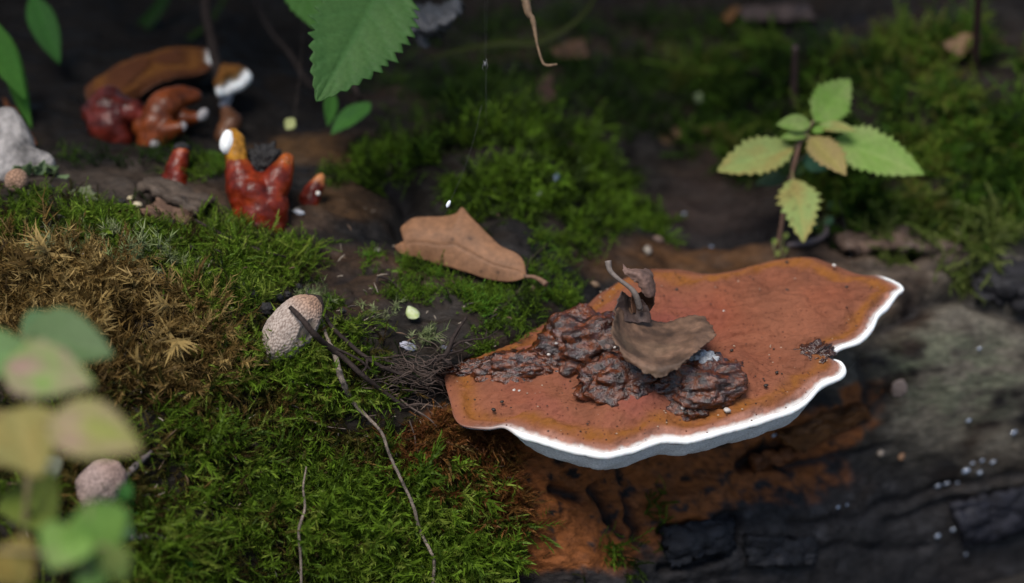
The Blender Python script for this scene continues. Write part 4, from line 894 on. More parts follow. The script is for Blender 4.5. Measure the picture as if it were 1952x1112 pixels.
# unseen leaf mass added above the view to darken the log's back
_fr = np.random.default_rng(9); V = []; F = []; Cc = []; off = 0
for i in range(700):
    x = _fr.uniform(-.6, .5); y = _fr.uniform(.06, .8); 
    z = .17 + .30 * _fr.uniform() ** 1.2 + max(0, .12 - y) * .8
    if x > .08 and _fr.uniform() < .7: continue
    L = _fr.uniform(.05, .085); W = L * .55; t = norm(_fr.normal(size=3) * [1, 1, .5] + [0, -.3, -.35]); nn_ = norm(_fr.normal(size=3) * .5 + [0, 0, 1]); nn_ = norm(nn_ - t * (nn_ @ t)); sd_ = np.cross(t, nn_)
    ss = np.linspace(0, 1, 9); pr = np.sin(np.pi * ss ** .8) ** .8 * W / 2; pr[-1] = 0
    for q_ in (-1, 0, 1): V.append(np.array([x, y, z]) + t * (ss * L)[:, None] + sd_ * (pr * q_)[:, None] + nn_ * (.15 * pr * abs(q_) - .1 * L * ss ** 2)[:, None])
    for a_ in (0, 9): 
        for j in range(8): F.append([off + a_ + j, off + a_ + j + 1, off + a_ + j + 10, off + a_ + j + 9])
    Cc.append(np.tile(np.array([.045, .12, .025]) * _fr.uniform(.6, 1.4), (27, 1))); off += 27
fo = mesh('added_shade_foliage', np.vstack(V), F, M_LEAF, sh, col=np.vstack(Cc)); fo['kind'] = 'stuff'
for i in range(7):
    x0 = -.5 + i * .15; tube('branch', [(x0 * .5, .95, GROUND_Z), (x0 * .8, .8, .15), (x0, .55, .33), (x0 * 1.05, .3, .33), (x0 * 1.1, .12, .26)], [.006, .005, .004, .003, .0015], M_TWIG, sh, n=24)
root_at(sh, (-.1, .95, GROUND_Z))

# seedlings growing in front of the log, close to the lens
fp = thing('seedling', 'blurred green and buff seedling in front of the mossy flank', 'plant')
fD = -.185
FG = [((38, 640, fD + .015), (208, 664, fD + .005), 104, UP * .6 + TOCAM, (.105, .17, .065), (.13, .19, .085)), ((40, 640, fD + .02), (110, 600, fD + .02), 70, UP + TOCAM * .6, (.09, .17, .07), (.11, .18, .08)),
      ((5, 700, fD - .02), (172, 722, fD - .03), 92, UP * .5 + TOCAM, (.33, .22, .17), (.19, .33, .07)), ((-60, 700, fD), (60, 660, fD), 110, UP + TOCAM, (.15, .26, .09), (.12, .20, .07)),
      ((92, 806, fD - .045), (266, 846, fD - .05), 96, UP * .6 + TOCAM, (.27, .28, .07), (.36, .25, .17)), ((30, 780, fD - .03), (72, 905, fD - .04), 110, UP * .3 + TOCAM, (.30, .24, .075), (.26, .24, .08)),
      ((-50, 790, fD), (20, 890, fD), 100, UP * .3 + TOCAM, (.28, .22, .08), (.25, .2, .08)),
      ((75, 870, fD + .08), (100, 925, fD + .08), 60, UP + TOCAM, (.22, .24, .16), (.2, .2, .14)), ((40, 920, fD + .02), (92, 1005, fD), 100, UP * .4 + TOCAM, (.11, .15, .025), (.13, .16, .03))]
for b, t, w, nv, c1, c2 in FG: plant_leaf(fp, b, t, w, nv, c1, c2, n=36, m=11, serr=.05, nser=9, fold=.32, droop=.14)
tube('stem', [pix(30, 1260, fD + .02), pix(45, 1050, fD + .01), pix(55, 900, fD), pix(62, 760, fD), pix(60, 690, fD)], [.0013, .0012, .0011, .001, .0008], M_STEM, fp, n=24, col=np.array([.20, .16, .07]))
for b in [(92, 806, fD - .045), (30, 780, fD - .03), (20, 690, fD - .02), (75, 870, fD + .08), (40, 920, fD + .02), (40, 640, fD + .02), (-60, 700, fD), (-50, 790, fD)]: petiole(fp, (58, min(b[1] + 20, 930), fD), b, .0005)
root_at(fp, pix(30, 1260, fD + .02))
fp = thing('seedling', 'bright green low seedling below the pinkish brown puffball', 'plant'); fD = -.225
FG = [((165, 960, fD), (215, 1062, fD), 92, UP * .5 + TOCAM, (.17, .30, .06), (.13, .25, .05)), ((150, 1010, fD), (95, 1080, fD - .01), 84, UP * .5 + TOCAM, (.15, .30, .05), (.21, .28, .09)), ((120, 1020, fD), (80, 1000, fD), 30, UP + TOCAM, (.10, .3, .04), (.10, .3, .04)),
      ((150, 1080, fD), (205, 1110, fD), 60, UP * .5 + TOCAM, (.13, .24, .06), (.13, .24, .06)), ((205, 1000, fD + .06), (256, 1020, fD + .06), 48, UP * .7 + TOCAM, (.10, .18, .09), (.12, .20, .1)), ((205, 1040, fD), (240, 1110, fD), 46, UP + TOCAM, (.15, .19, .05), (.13, .2, .05)),
      ((225, 930, fD + .06), (252, 950, fD + .06), 34, UP + TOCAM, (.07, .22, .04), (.07, .2, .04)), ((228, 975, fD + .06), (240, 1000, fD + .06), 30, UP + TOCAM, (.07, .2, .05), (.07, .2, .05)), ((-10, 1050, fD), (60, 1110, fD), 90, UP + TOCAM, (.26, .19, .05), (.2, .18, .05))]
for b, t, w, nv, c1, c2 in FG: plant_leaf(fp, b, t, w, nv, c1, c2, n=36, m=11, serr=.04, nser=8, fold=.3, droop=.12)
tube('stem', [pix(160, 1300, fD + .01), pix(165, 1120, fD), pix(168, 1020, fD), pix(170, 960, fD)], [.0011, .001, .0009, .0007], M_STEM, fp, n=20, col=np.array([.16, .2, .06]))
for b in [(150, 1010, fD), (120, 1020, fD), (150, 1080, fD), (205, 1000, fD + .06), (205, 1040, fD), (225, 930, fD + .06), (228, 975, fD + .06), (-10, 1050, fD)]: petiole(fp, (167, b[1] + 15, fD), b, .0005)
root_at(fp, pix(160, 1300, fD + .01))
for i, (a, b, lab) in enumerate([((255, 1020), (335, 1040), 'grey twig lying in the moss below the pinkish brown puffball'), ((222, 925), (275, 870), 'short pale twig leaning beside the pinkish brown puffball')]):
    t = thing('fallen_twig', lab, 'twig')
    tube('bark', [surf(*a, .003)[0], surf((a[0] + b[0]) / 2, (a[1] + b[1]) / 2, .004)[0], surf(*b, .004)[0]], [.0014, .0013, .0008], pmat('grey_twig', base=(.10, .08, .075), rough=.7, var=.4, vscale=500), t, n=14, wob=.3); root_at(t, surf(*a)[0])
# small bright weeds in the bottom moss
for x, y, lab in [(350, 1060, 'small bright green weed in the moss below the grey twig'), (240, 985, 'rosette of tiny green leaves beside the pinkish brown puffball')]:
    w_ = thing('weed', lab, 'plant'); b0, n_ = surf(x, y, 0)
    for k in range(7):
        a = k * 2.4; dv = norm(n_ * .8 + RIGHT * math.cos(a) + UP * math.sin(a)); leaf_mesh('leaf', b0, b0 + dv * .008, .005, n_, M_LEAF, w_, (.05, .18, .03), (.08, .22, .03), n=16, m=7, serr=.03)
    root_at(w_, b0)

# ------------------------------------------------------------------ twigs, roots, silk
def path(pts): return [pix(x, y, sdepth(x, y) - l) for x, y, l in pts]
def twig(name, label, cat, pts, rad, mat, n=40, wob=.25, subs=(), group=None, part='bark'):
    t = thing(name, label, cat, group)
    main = tube(part, path(pts), rad, mat, t, n=n, wob=wob)
    for sp_, sr in subs: tube('side_twig', path(sp_), sr, mat, main, n=max(8, 5 * len(sp_)), wob=wob)
    root_at(t, path(pts)[-1]); return t
twig('fallen_twig', 'dark bent twig lying across the tilted puffball', 'twig', [(553, 586, .0235), (575, 608, .0235), (598, 636, .0215), (625, 660, .014), (655, 682, .010), (690, 715, .009), (735, 750, .008), (775, 778, .004)], [.0009, .0011, .0012, .0012, .0011, .0010, .0009, .0007], M_TWIG,
     subs=[([(612, 648, .0165), (635, 662, .013), (690, 690, .010), (730, 735, .007)], [.0006, .0005, .0005, .0004])])
twig('fallen_twig', 'dark twig curving behind the tilted puffball towards the bracket', 'twig', [(580, 568, .007), (606, 570, .008), (614, 590, .009), (630, 620, .009), (665, 655, .009), (710, 690, .008), (760, 712, .007), (800, 722, .006)], [.0010, .0016, .0008, .0008, .0009, .0008, .0007, .0005], M_TWIG,
     subs=[([(700, 685, .008), (698, 700, .008), (690, 710, .008)], [.0006, .0005, .0004]), ([(606, 570, .008), (585, 566, .008), (570, 570, .006)], [.0016, .0012, .0006])])
twig('forked_twig', 'upright forked twig beside the near edge of the bracket', 'twig', [(800, 700, .003), (828, 690, .006), (850, 675, .009), (866, 640, .013), (890, 604, .016)], [.0006, .0009, .0010, .0008, .0005], M_TWIG,
     subs=[([(850, 675, .009), (872, 655, .012), (900, 648, .012), (925, 645, .012), (950, 630, .014)], [.0006, .0005, .0004, .0003, .0002]), ([(850, 676, .009), (880, 668, .011), (905, 655, .012)], [.0005, .0004, .0002]),
           ([(842, 682, .009), (860, 695, .010), (880, 706, .012), (895, 712, .013)], [.0006, .0005, .0004, .0003]), ([(855, 665, .010), (868, 648, .013), (880, 625, .014)], [.0004, .0003, .0002]), ([(858, 660, .010), (880, 650, .012), (884, 665, .012)], [.0003, .0002, .0002]),
           ([(925, 645, .012), (928, 632, .014), (922, 625, .014)], [.0003, .0002, .0001]), ([(940, 637, .013), (945, 648, .013)], [.0002, .0001])])
_rr = np.random.default_rng(33); V = []; F = []; off = 0
for i in range(130):
    x, y = _rr.normal(800, 45), _rr.normal(715, 24); a = _rr.normal(0, .7) + (np.pi if _rr.uniform() < .5 else 0); pts = []
    nst = _rr.integers(4, 8); lf_ = _rr.uniform(.001, .008)
    for k in range(nst):
        pts.append((x, y, lf_ + _rr.uniform(0, .003))); x += 16 * math.cos(a); y += 10 * math.sin(a); a += _rr.normal(0, .6)
    P_ = catmull(path([(min(max(q[0], 690), 880), min(max(q[1], 640), 830), q[2]) for q in pts]), 4 * nst); v, f, _c = tube_data(P_, _rr.uniform(.00010, .00028) * np.linspace(1, .5, len(P_)), 4)
    V.append(v); F.append(f + off); off += len(v)
tag(mesh('root_tangle', np.vstack(V), np.vstack(F), M_FINE), 'tangle of hair fine dark rootlets beside the bracket', kind='stuff')
for lab, pts, r in [('thin branching root creeping below the bracket edge', [(745, 745, .003), (780, 775, .004), (820, 800, .004), (850, 835, .004), (880, 850, .003)], .0004), ('pale hooked root reaching under the bracket', [(770, 775, .004), (800, 770, .005), (840, 776, .005), (858, 768, .005)], .00035),
                    ('thin root looping over the rusty moss', [(780, 800, .003), (790, 830, .005), (796, 860, .004), (815, 850, .004), (850, 868, .004)], .0003), ('thin grey root thread on the olive moss', [(588, 790, .004), (604, 808, .005), (625, 814, .004), (660, 818, .003)], .0003)]:
    twig('thin_root', lab, 'root', pts, [r, r, r * .8, r * .5], M_FINE if 'grey' not in lab else M_ROOT, n=24, part='fibre')
twig('pale_root', 'rough pale root running down the mossy flank past the puffball', 'root', [(612, 600, .008), (622, 640, .009), (638, 675, .010), (650, 720, .010), (672, 765, .009), (705, 800, .009), (728, 826, .013), (742, 866, .014), (765, 915, .014), (788, 965, .014), (800, 1010, .014), (820, 1050, .014), (828, 1075, .014), (822, 1140, .013)],
     [.0004, .0006, .0010, .0012, .0009, .0006, .0006, .0006, .0006, .0006, .0007, .0006, .0006, .0006], M_ROOT, n=160, wob=.4, part='fibre')
twig('pale_root', 'thin smooth pale root hanging down the green moss', 'root', [(584, 890, .012), (578, 930, .014), (581, 970, .014), (570, 1010, .014), (573, 1060, .014), (575, 1140, .014)], [.0003, .0004, .0005, .0006, .0005, .0005], M_ROOT, n=60, wob=.2, part='fibre')
twig('fallen_twig', 'dark twig resting on the short moss near the red forked fungus', 'twig', [(372, 420, .008), (440, 455, .009), (500, 478, .009), (545, 490, .007)], [.0006, .0007, .0007, .0004], M_TWIG)
twig('fallen_twig', 'faint curved twig crossing beneath the tan leaf stalk', 'twig', [(945, 600, .003), (975, 570, .004), (1000, 540, .006), (1008, 500, .006), (1045, 465, .005)], [.0007, .0007, .0006, .0005, .0004], M_TWIG, n=30)
twig('fallen_twig', 'looped twig among the cushion moss', 'twig', [(718, 540, .003), (722, 528, .005), (745, 535, .004), (765, 555, .003), (772, 575, .003)], [.0004, .0005, .0006, .0005, .0004], M_TWIG, n=24)
t = thing('bare_stem', 'dim reddish upright stem behind the seedling', 'stem'); ds2 = sdepth(1515, 205) - .002
tube('stalk', [pix(1513, 210, ds2), pix(1514, 150, ds2 - .012), pix(1516, 88, ds2 - .025)], [.0016, .0014, .0012], pmat('reddish_stem', base=(.085, .042, .04), rough=.6, var=.3, vscale=200), t, n=12); root_at(t, pix(1513, 210, ds2))
t = thing('bare_stem', 'dark red stem rising beyond the tan leaf scrap at the back', 'stem'); ds2 = sdepth(1860, 130)
tube('stalk', [pix(1858, 130, ds2), pix(1862, 60, ds2 - .02), pix(1868, -60, ds2 - .05)], [.002, .0018, .0015], pmat('dark_red_stem', base=(.05, .02, .02), rough=.6, var=.3, vscale=200), t, n=12); root_at(t, pix(1858, 130, ds2))
t = thing('bare_stem', 'curved whitish stalk base beside the bare bark strip', 'stem'); 
tube('stalk', path([(1500, 468, .002), (1545, 462, .004), (1572, 448, .006), (1576, 432, .008)]), [.0012, .0014, .0012, .0008], pmat('whitish_stem', base=(.10, .075, .075), rough=.6, var=.3, vscale=200), t, n=16); root_at(t, path([(1500, 468, .002)])[0])
t = thing('dried_stalk', 'dried brown stalk with a bent tip dangling from above', 'stem')
dq = .03; tube('stalk', [pix(990, -120, dq), pix(1004, 10, dq), pix(1016, 40, dq), pix(1024, 85, dq), pix(1034, 118, dq), pix(1044, 125, dq), pix(1062, 123, dq)], [.0009, .0016, .0010, .0005, .0005, .0006, .0004], pmat('dried_stalk', base=(.16, .10, .055), rough=.7, var=.4, vscale=400, bump=.5, bscale=900), t, n=50, wob=.3)
plant_leaf(t, (985, -60, dq), (1012, 32, dq), 22, TOCAM, (.20, .20, .09), (.16, .15, .06), name='bract', n=20, m=7, serr=0); root_at(t, pix(990, -120, dq))
# grass blades and bent stems in the dim back
for lab, pts, w, c in [('broad dim grass blade arching over the arched bracket', [(60, 330, .20), (120, 240, .20), (200, 120, .20), (300, 20, .20), (330, -60, .2)], 40, (.012, .04, .006)), ('dim olive grass blade bent across the dark hollow', [(180, 140, .19), (270, 108, .19), (340, 85, .19), (400, 40, .2), (450, -40, .21)], 16, (.022, .045, .008)),
                       ('yellow green stem arching over the shaded moss', [(800, 118, .17), (880, 95, .165), (960, 82, .16), (1030, 80, .16), (1110, 30, .165), (1150, -40, .18)], 16, (.026, .034, .006)), ('wide dark grass blade leaning behind the red knobs', [(170, 160, .23), (185, 60, .23), (190, -60, .24)], 60, (.010, .035, .006)),
                       ('slim dark blade behind the arched bracket', [(240, 130, .24), (262, 60, .24), (300, -60, .24)], 34, (.012, .04, .008))]:
    P_ = catmull([pix(*p) for p in pts], 30); t = np.gradient(P_, axis=0); sdv = norm(np.cross(t, TOCAM + UP * .6)); wd = w * K * .5 * np.sin(np.linspace(.25, np.pi - .35, 30))[:, None]
    o = mesh('grass_blade', np.stack([P_ - sdv * wd, P_ + norm(np.cross(t, sdv)) * wd * .3, P_ + sdv * wd], 1).reshape(-1, 3), grid_faces(30, 3), M_LEAF, col=np.tile(c, (90, 1))); thicken(o, .0003); tag(o, lab, 'grass')
# silk
sk = thing('spider_silk', 'hair thin silk thread with a white fleck above the tan leaf', 'silk'); 
tube('thread', [pix(918, 200, .0), pix(905, 260, .0), pix(880, 335, .002), pix(852, 398, .004), pix(843, 416, .012)], [.00003] * 5, M_SILK, sk, n=12, seg=4)
blob('white_fleck', pix(855, 389, .002), (.0008, .0006, .0016), M_FLECK, sk, sub=2, axis=UP + RIGHT * .5, amp=.2, sc=2); root_at(sk, pix(843, 416, .012))
sk = thing('spider_silk', 'spider husk hanging on silk strands in front of the shaded moss', 'silk')
for x0, x1 in [(922, 925), (930, 927)]: tube('thread', [pix(x0, -60, .0), pix(x1, 112, .0), pix(x1 + 1, 240, .002)], [.000013] * 3, M_SILK, sk, n=6, seg=4)
hb = blob('husk', pix(925, 122, .0), (.0005, .0004, .0010), M_SILK, sk, sub=2, axis=UP, amp=.3, sc=2)
for k in range(6): tube('husk_leg', [pix(925, 120, 0), pix(925 + (-1) ** k * (3 + k * .5), 112 + 3 * k, 0), pix(925 + (-1) ** k * (2 + k * .3), 120 + 3 * k, 0)], [.00008, .00007, .00005], M_SILK, hb, n=6, seg=4)
root_at(sk, pix(925, 122, 0))
sk = thing('spider_silk', 'silk thread slung below the notch of the bracket', 'silk'); tube('thread', [on_cap(1612, 712), pix(1640, 680, .04), pix(1652, 650, .05), pix(1600, 380, .07)], [.000018] * 4, M_SILK, sk, n=10, seg=4); root_at(sk, on_cap(1612, 712))

# ------------------------------------------------------------------ litter: scraps, chips, crumbs, glint beads
def scrap(name, label, cat, pts, col, lift=.003, mat=None, thick=.0006, crease=.0012, group=None):
    """small irregular sheet over four pixel corners"""
    a, b, c, d = pts; ctrl = []
    for u in (0, .5, 1):
        row = []
        for v_ in (0, .5, 1):
            x = (a[0] * (1 - u) + d[0] * u) * (1 - v_) + (b[0] * (1 - u) + c[0] * u) * v_; y = (a[1] * (1 - u) + d[1] * u) * (1 - v_) + (b[1] * (1 - u) + c[1] * u) * v_
            row.append((x, y, sdepth(x, y) - lift * (1.2 if u == .5 else 1)))
        ctrl.append(row)
    o = patch(name, ctrl, mat or M_DEAD, None, col, thick=thick, nu=22, nv=22, rag=.0016, seed=random.random() * 40, crease=crease); tag(o, label, cat, group); return o
scrap('wood_slab', 'flat grey brown slab of rotten wood beside the red finger fungus', 'wood', [(262, 352), (300, 344), (410, 388), (372, 408)], (.075, .055, .042), .006, M_BARK, .004, .002)
scrap('wood_slab', 'reddish tan wood slab above the short bright moss', 'wood', [(272, 402), (300, 388), (368, 410), (358, 432)], (.13, .075, .05), .004, M_BARK, .003, .002)
scrap('wood_chip', 'pale green grey chip near the small tan puffball', 'wood', [(122, 370), (172, 355), (182, 382), (135, 388)], (.16, .17, .09), .004, M_PALE, .001)
scrap('bark_flake', 'curled grey dead leaf hanging at the top beside the toothed leaf', 'leaf', [(770, 10), (885, 8), (850, 62), (800, 92)], (.060, .062, .070), .12, M_DEAD, .0006, .005)
scrap('leaf_scrap', 'brown dead leaf scrap at the foot of the yellow green moss', 'leaf', [(1245, 258), (1290, 246), (1312, 262), (1268, 280)], (.15, .085, .04), .004)
scrap('leaf_scrap', 'tan brown leaf scrap near the shaded moss edge', 'leaf', [(1320, 240), (1385, 228), (1400, 240), (1345, 258)], (.16, .085, .03), .004)
scrap('leaf_scrap', 'tan dead leaf at the back beside the dark red stem', 'leaf', [(1795, 85), (1855, 52), (1875, 80), (1830, 110)], (.16, .095, .05), .012)
scrap('leaf_scrap', 'greyish bark strip at the back above the seedling', 'bark', [(1405, 18), (1540, 12), (1555, 40), (1420, 42)], (.05, .035, .032), .008, M_BARK, .003)
scrap('leaf_scrap', 'orange brown leaf scrap beside the greyish bark strip', 'leaf', [(1375, 30), (1400, 12), (1412, 20), (1388, 45)], (.13, .055, .012), .01)
scrap('leaf_scrap', 'dark reddish leaf scrap in the shaded moss', 'leaf', [(1025, 150), (1055, 140), (1060, 195), (1030, 200)], (.07, .028, .028), .006)
scrap('leaf_scrap', 'dull brown leaf scrap at the back edge of the log', 'leaf', [(1050, 85), (1110, 75), (1125, 108), (1060, 112)], (.09, .045, .025), .008)
scrap('leaf_scrap', 'rust coloured leaf under the green blades at the back', 'leaf', [(5, 190), (30, 210), (70, 275), (35, 270)], (.16, .05, .012), .01)
for lab, pts, c in [('tan bark strip above the bracket tip', [(1590, 452), (1700, 440), (1750, 470), (1610, 476)], (.105, .068, .05)), ('broad tan bark strip beside the hanging moss', [(1690, 440), (1830, 430), (1840, 470), (1720, 478)], (.10, .07, .055)),
                    ('dark knot of bark beyond the bracket tip', [(1840, 500), (1960, 500), (1960, 590), (1865, 570)], (.016, .015, .017)), ('rectangular dark bark plate below the bracket', [(1262, 1012), (1395, 992), (1392, 1042), (1275, 1080)], (.014, .015, .019)),
                    ('rust dusted bark ridge under the bracket rim', [(1425, 878), (1500, 850), (1530, 870), (1440, 900)], (.12, .040, .012)), ('smooth dark bark plate at the far low end', [(1810, 960), (1960, 930), (1960, 1010), (1840, 1040)], (.016, .016, .022)),
                    ('long rust dusted bark ledge beneath the bracket tip', [(1480, 830), (1640, 770), (1660, 792), (1520, 858)], (.115, .045, .014)), ('dark bark plate low on the wet face', [(1420, 1020), (1560, 1030), (1550, 1075), (1430, 1080)], (.018, .018, .021))]:
    o = scrap('bark_plate', None, None, pts, c, .003, M_BARK, .004, .003); o.parent = log_root; o.matrix_parent_inverse = Matrix.Translation(-log_root.location); o['label'] = lab
# pale weathered chunk at the margin
t = thing('weathered_stump', 'pale grey weathered wood chunk standing behind the small tan puffball', 'wood'); dw = sdepth(40, 330) 
union('wood', [[(pix(20, 330, dw), .012), (pix(20, 280, dw + .004), .010), (pix(10, 230, dw + .008), .006)], [(pix(55, 318, dw - .003), .008), (pix(85, 312, dw - .003), .0045)]], pmat('bleached_wood', attr=True, rough=.8, var=.45, vscale=220, bump=1, bscale=500, bdist=.0015, stretch=(1, 1, .4)), t, .0009,
      lambda v: np.array([.24, .22, .21]) * (1 + .7 * fbm(v, 120, 4, 3))[:, None], 3); root_at(t, pix(20, 345, dw))
t = thing('curly_lichen', 'curly pale green lichen beside the small tan puffball', 'lichen')
_lr = np.random.default_rng(4)
for k in range(16):
    x, y = _lr.uniform(25, 112), _lr.uniform(334, 362); b0 = surf(x, y, .001)[0]; dv = norm(surf(x, y)[1] + _lr.normal(size=3) * .6)
    leaf_mesh('lobe', b0, b0 + dv * _lr.uniform(.004, .007), .0045, norm(_lr.normal(size=3)), M_LEAF, t, (.16, .22, .11), (.11, .17, .07), n=14, m=9, serr=.15, nser=4, curl=.3, thick=.0004)
root_at(t, surf(70, 350)[0])
t = thing('petal', 'pale green bud scale lying on the dark wood', 'petal'); b0 = surf(790, 612, .002)[0]
leaf_mesh('blade', surf(773, 590, .003)[0], surf(796, 614, .004)[0], .0052, TOCAM + UP, M_PALE, t, (.30, .36, .12), (.50, .52, .36), n=24, m=11, serr=0, wpos=.5, taper=.6, curl=-.5, thick=.0005); root_at(t, b0)
t = thing('petal', 'pale yellow green scale hanging in the dark hollow', 'petal')
leaf_mesh('blade', pix(561, 226, .10), pix(545, 247, .10), .005, TOCAM, M_PALE, t, (.30, .32, .11), (.34, .36, .14), n=18, m=9, serr=0, wpos=.5, thick=.0006); tube('thread', [pix(561, 226, .10), pix(575, 100, .11), pix(580, -60, .12)], [.00008] * 3, M_FINE, t, n=8, seg=4); root_at(t, pix(561, 226, .1))
def fleck(label, x, y, r, c, lift=.001, name='wood_chip', cat='chip', group=None, mat=None, amp=.35):
    p, n_ = surf(x, y, lift); t = blob(name, p, (r[0] * K, r[1] * K, r[2] * K), mat or M_PALE, None, sub=3, axis=n_, xdir=RIGHT + .4 * UP * random.uniform(-1, 1), amp=amp, sc=1.8, octs=3, col=np.array(c)); return tag(t, label, cat, group)
fleck('white fleck on the wood beside the leaning orange finger', 567, 414, (12, 7, 5), (.6, .6, .62)); fleck('pale grey pebble on the moss between dried moss and puffball', 422, 661, (15, 8, 7), (.28, .27, .26), .003); fleck('whitish wet chip on dark wood behind the forked twig', 778, 658, (16, 8, 4), (.36, .36, .42), .001)
fleck('small cream chip among crumbs by the wood slab', 262, 388, (9, 8, 5), (.45, .38, .25)); fleck('cream crumb beside the pale green grey chip', 250, 372, (7, 6, 4), (.4, .33, .2)); fleck('pale bluish chip on the wood behind the root tangle', 852, 662, (12, 6, 3), (.2, .2, .26))
fleck('pale round bud in the moss behind the seedling', 1333, 190, (11, 14, 8), (.30, .36, .20), .004, 'bud', 'bud'); fleck('whitish blob in the mounded moss', 1025, 385, (8, 9, 6), (.42, .42, .42), .004, 'bud', 'bud'); fleck('pale bluish drop in the mounded moss', 1035, 350, (6, 10, 4), (.25, .32, .42), .007, 'bud', 'bud')
fleck('tan chip behind the curled dead leaf', 1136, 542, (10, 9, 5), (.2, .13, .08)); fleck('grey tan chip behind the back edge of the bracket', 1230, 488, (9, 12, 6), (.26, .22, .18)); fleck('brown chip beside the grey tan chip', 1252, 470, (12, 12, 6), (.14, .09, .07))
fleck('pinkish tan lichen spot on the bare bark', 1715, 742, (16, 20, 3), (.20, .15, .13), 0, 'lichen_spot', 'lichen'); fleck('tan bark chip below the bracket tip', 1678, 865, (7, 7, 5), (.3, .24, .19)); fleck('orange bark chip below the tan bark chip', 1718, 872, (7, 8, 4), (.28, .15, .08))
fleck('cream crumb in the shadow of the tan leaf', 720, 475, (6, 6, 4), (.3, .27, .22)); fleck('pinkish chip on the bare wood beside the puffball', 716, 557, (7, 5, 4), (.3, .2, .15)); fleck('brown chip on the moss beside the tan leaf stalk', 1012, 552, (9, 8, 5), (.16, .08, .06))
def near(x, y, marks): return min(marks, key=lambda m: math.hypot(m[0] - x, (m[1] - y) * 1.3))[2]
# sky glints on the wet low bark, painted as pale blue beads
M_GLINT = pmat('glint_bead', base=(.20, .24, .32), rough=.06, var=0, coat=1.0, spec=1.0)
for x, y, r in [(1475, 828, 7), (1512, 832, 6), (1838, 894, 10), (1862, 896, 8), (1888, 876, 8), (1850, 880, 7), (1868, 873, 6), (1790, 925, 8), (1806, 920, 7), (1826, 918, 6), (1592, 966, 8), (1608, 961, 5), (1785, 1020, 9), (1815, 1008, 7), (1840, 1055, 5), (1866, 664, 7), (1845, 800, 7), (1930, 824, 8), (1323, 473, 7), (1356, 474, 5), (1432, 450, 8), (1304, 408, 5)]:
    p, n_ = surf(x, y, .0012); r *= random.uniform(.7, 1.15); o = blob('glint_bead', p, (r * K * random.uniform(.6, 1.1), r * K * .5, r * K * .35), M_GLINT, None, sub=3, axis=n_, xdir=RIGHT + UP * .5, amp=.3, sc=1.5)
    tag(o, ('larger' if r > 6.5 else 'tiny') + ' painted sky glint bead ' + near(x, y, [(1490, 830, 'on the rust dusted ledge under the bracket rim'), (1860, 885, 'in the cluster on the wet bark below the lichen'), (1808, 921, 'in the short row on the wet bark'), (1600, 963, 'alone on the dark low bark'), (1810, 1030, 'beside the smooth dark bark plate'), (1880, 660, 'on the pale lichen film'), (1890, 812, 'at the lower edge of the pale lichen film'), (1360, 465, 'in the dark recess behind the bracket'), (1304, 408, 'on the bare wood behind the mounded moss')]), 'glint', 'painted sky glints on the bark')
# dark soil crumbs
_cr = np.random.default_rng(17)
CR = [(505, 600, 17), (478, 570, 11), (462, 548, 12), (456, 560, 9), (440, 562, 8), (565, 540, 9), (590, 545, 8), (530, 570, 10), (545, 562, 9), (115, 452, 12), (108, 440, 10), (128, 446, 9), (195, 500, 10), (268, 482, 9), (298, 500, 9), (312, 512, 8), (250, 535, 12), (270, 542, 13), (300, 535, 10), (240, 548, 9), (286, 560, 8),
      (84, 395, 10), (100, 388, 9), (38, 402, 10), (60, 398, 8), (150, 388, 9), (232, 380, 10), (210, 385, 9), (275, 395, 10), (190, 460, 8), (390, 545, 8), (365, 470, 7), (420, 520, 8), (285, 470, 7), (330, 430, 7), (350, 440, 6), (230, 560, 9), (80, 470, 8), (615, 580, 6), (640, 612, 9), (655, 600, 8)]
for x, y, r in CR:
    p, n_ = surf(x, y, .0025 if y > 420 else .001); r = r * K * .8; o = blob('soil_crumb', p, (r, r * .9, r * .8), M_CRUMB, None, sub=3, axis=n_, amp=.5, sc=2.2, octs=3, seed=_cr.uniform(0, 40)); tag(o, ('large' if r > .0018 else 'small') + ' black crumb of frass ' + near(x, y, [(500, 590, 'in the moss beside the tilted puffball'), (575, 550, 'on the bare wood behind the tilted puffball'), (455, 555, 'at the edge of the bare wood'), (120, 446, 'in the short moss above the dried patch'), (265, 545, 'in the dried brown moss patch'), (285, 490, 'in the moss along the dried patch'), (60, 396, 'below the small tan puffball'), (230, 384, 'beside the rotten wood slabs'), (370, 450, 'in the short bright moss'), (400, 535, 'in the green moss by the bare wood edge'), (645, 605, 'behind the dark twigs')]), 'crumb', 'black crumbs on the moss')
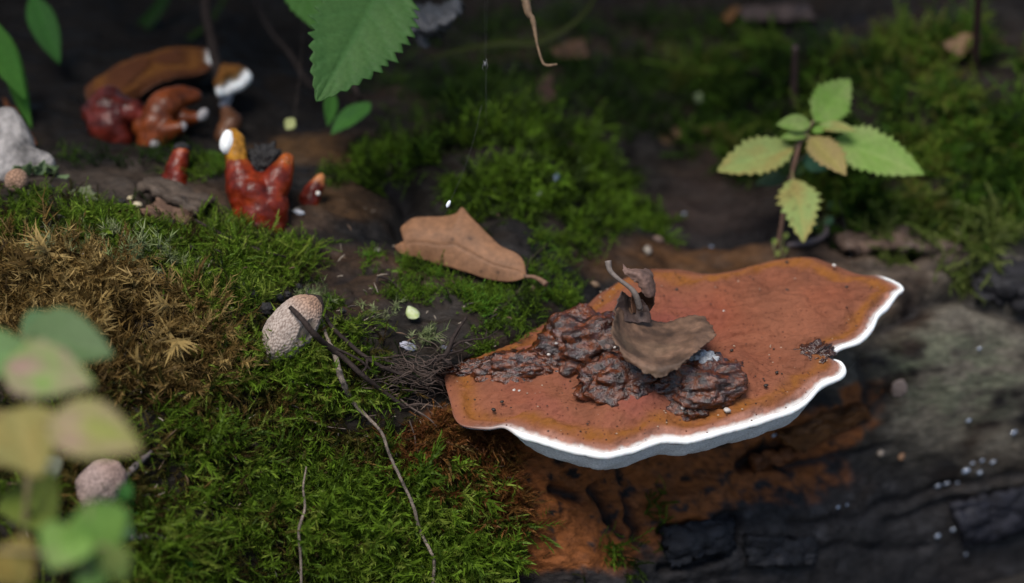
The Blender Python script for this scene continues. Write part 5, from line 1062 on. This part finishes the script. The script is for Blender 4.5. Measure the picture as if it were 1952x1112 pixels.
# grit on the bracket
gr = [(1500, 553, 5, 0), (1475, 590, 6, 0), (1614, 547, 5, 0), (1290, 552, 5, 0), (1395, 668, 5, 0), (1460, 735, 6, 0), (1481, 710, 5, 0), (1386, 782, 9, 2), (1307, 787, 6, 0), (957, 766, 5, 0), (941, 781, 6, 0), (905, 762, 3, 0), (1148, 785, 4, 0), (1185, 800, 3, 0), (1045, 822, 3, 0), (1120, 808, 3, 0), (1395, 745, 9, 1), (1372, 755, 6, 1), (1302, 778, 6, 2), (1380, 594, 5, 2), (1415, 626, 4, 0), (1418, 606, 4, 2), (1560, 590, 3, 0), (1345, 580, 3, 0), (1590, 506, 6, 2), (1500, 500, 5, 0), (980, 744, 5, 2), (990, 745, 4, 2), (1060, 655, 4, 2), (1046, 676, 5, 2), (1255, 675, 4, 2), (1172, 662, 5, 2)]
for x, y, r, kx in gr:
    lift = .001 if not (1040 < x < 1260 and y < 700) else .010
    o = blob('grit_grain', on_cap(x, y, lift - .002), (r * K * .8, r * K * .6, r * K * .5), M_GRIT, None, sub=2, axis=BR_N, xdir=(1, random.uniform(-1, 1), 0), amp=.4, sc=2, col=np.array([(.02, .012, .008), (.012, .011, .016), (.45, .4, .36)][kx]))
    tag(o, ['dark grain of grit ', 'blackish flake of crust ', 'pale grain of grit '][kx] + near(x, y, [(1500, 550, 'on the smooth back of the bracket'), (1620, 540, 'near the tip of the bracket'), (1470, 720, 'between the wound scar and the crust'), (1385, 770, 'below the white mould patch'), (950, 770, 'on the near lobe of the bracket'), (1130, 800, 'near the front margin of the bracket'), (1390, 620, 'behind the curled dead leaf on the bracket'), (1290, 550, 'beside the curled lobe of the dead leaf'), (985, 744, 'under the long crust ridge'), (1060, 665, 'on the dark crust of the bracket'), (1200, 665, 'on the curled dead leaf')]), 'grit', 'grit on the bracket: ' + ['dark', 'black', 'pale'][kx])
_gr = np.random.default_rng(8); V = []; F = []; C = []; off = 0; bv_, bf_ = ico(1)
th = _gr.uniform(-np.pi, np.pi, 420); rr_ = br_rad(th) * np.sqrt(_gr.uniform(0, .9, 420))
for a, r0 in zip(th, rr_):
    r = _gr.uniform(.00015, .0005); V.append(bv_ * r * [1, .7, .6] + (_ov + BR_R @ np.array([math.cos(a) * r0, math.sin(a) * r0, .0058 - .0015 * (r0 / br_rad(a)) ** 2]))); F.append(bf_ + off); off += len(bv_)
    C.append(np.tile((.03, .014, .008) if _gr.uniform() < .72 else (.4, .3, .22), (len(bv_), 1)))
tag(mesh('fine_grit', np.vstack(V), np.vstack(F), M_GRIT, col=np.vstack(C)), 'fine specks of grit dusted over the rust brown bracket', kind='stuff')
# needles and chips of litter sprinkled through the moss
_nr = np.random.default_rng(12); V = []; F = []; C = []; off = 0
for i in range(520):
    x, y = _nr.uniform(0, 960), _nr.uniform(400, 1110); b, n_ = surf(x, y, _nr.uniform(.001, .005)); dv = norm(_nr.normal(size=3) + n_ * .2); L = _nr.uniform(.001, .005)
    v, f, _c = tube_data([b, b + dv * L * .5 + n_ * .0003, b + dv * L], [.0002, .0003, .0001], 4); V.append(v); F.append(f + off); off += len(v)
    c = [(.12, .07, .04), (.03, .02, .015), (.25, .2, .15)][_nr.integers(0, 3)]; C.append(np.tile(c, (len(v), 1)))
tag(mesh('moss_litter', np.vstack(V), np.vstack(F), M_GRIT, col=np.vstack(C)), 'fine brown litter caught in the green moss', kind='stuff')
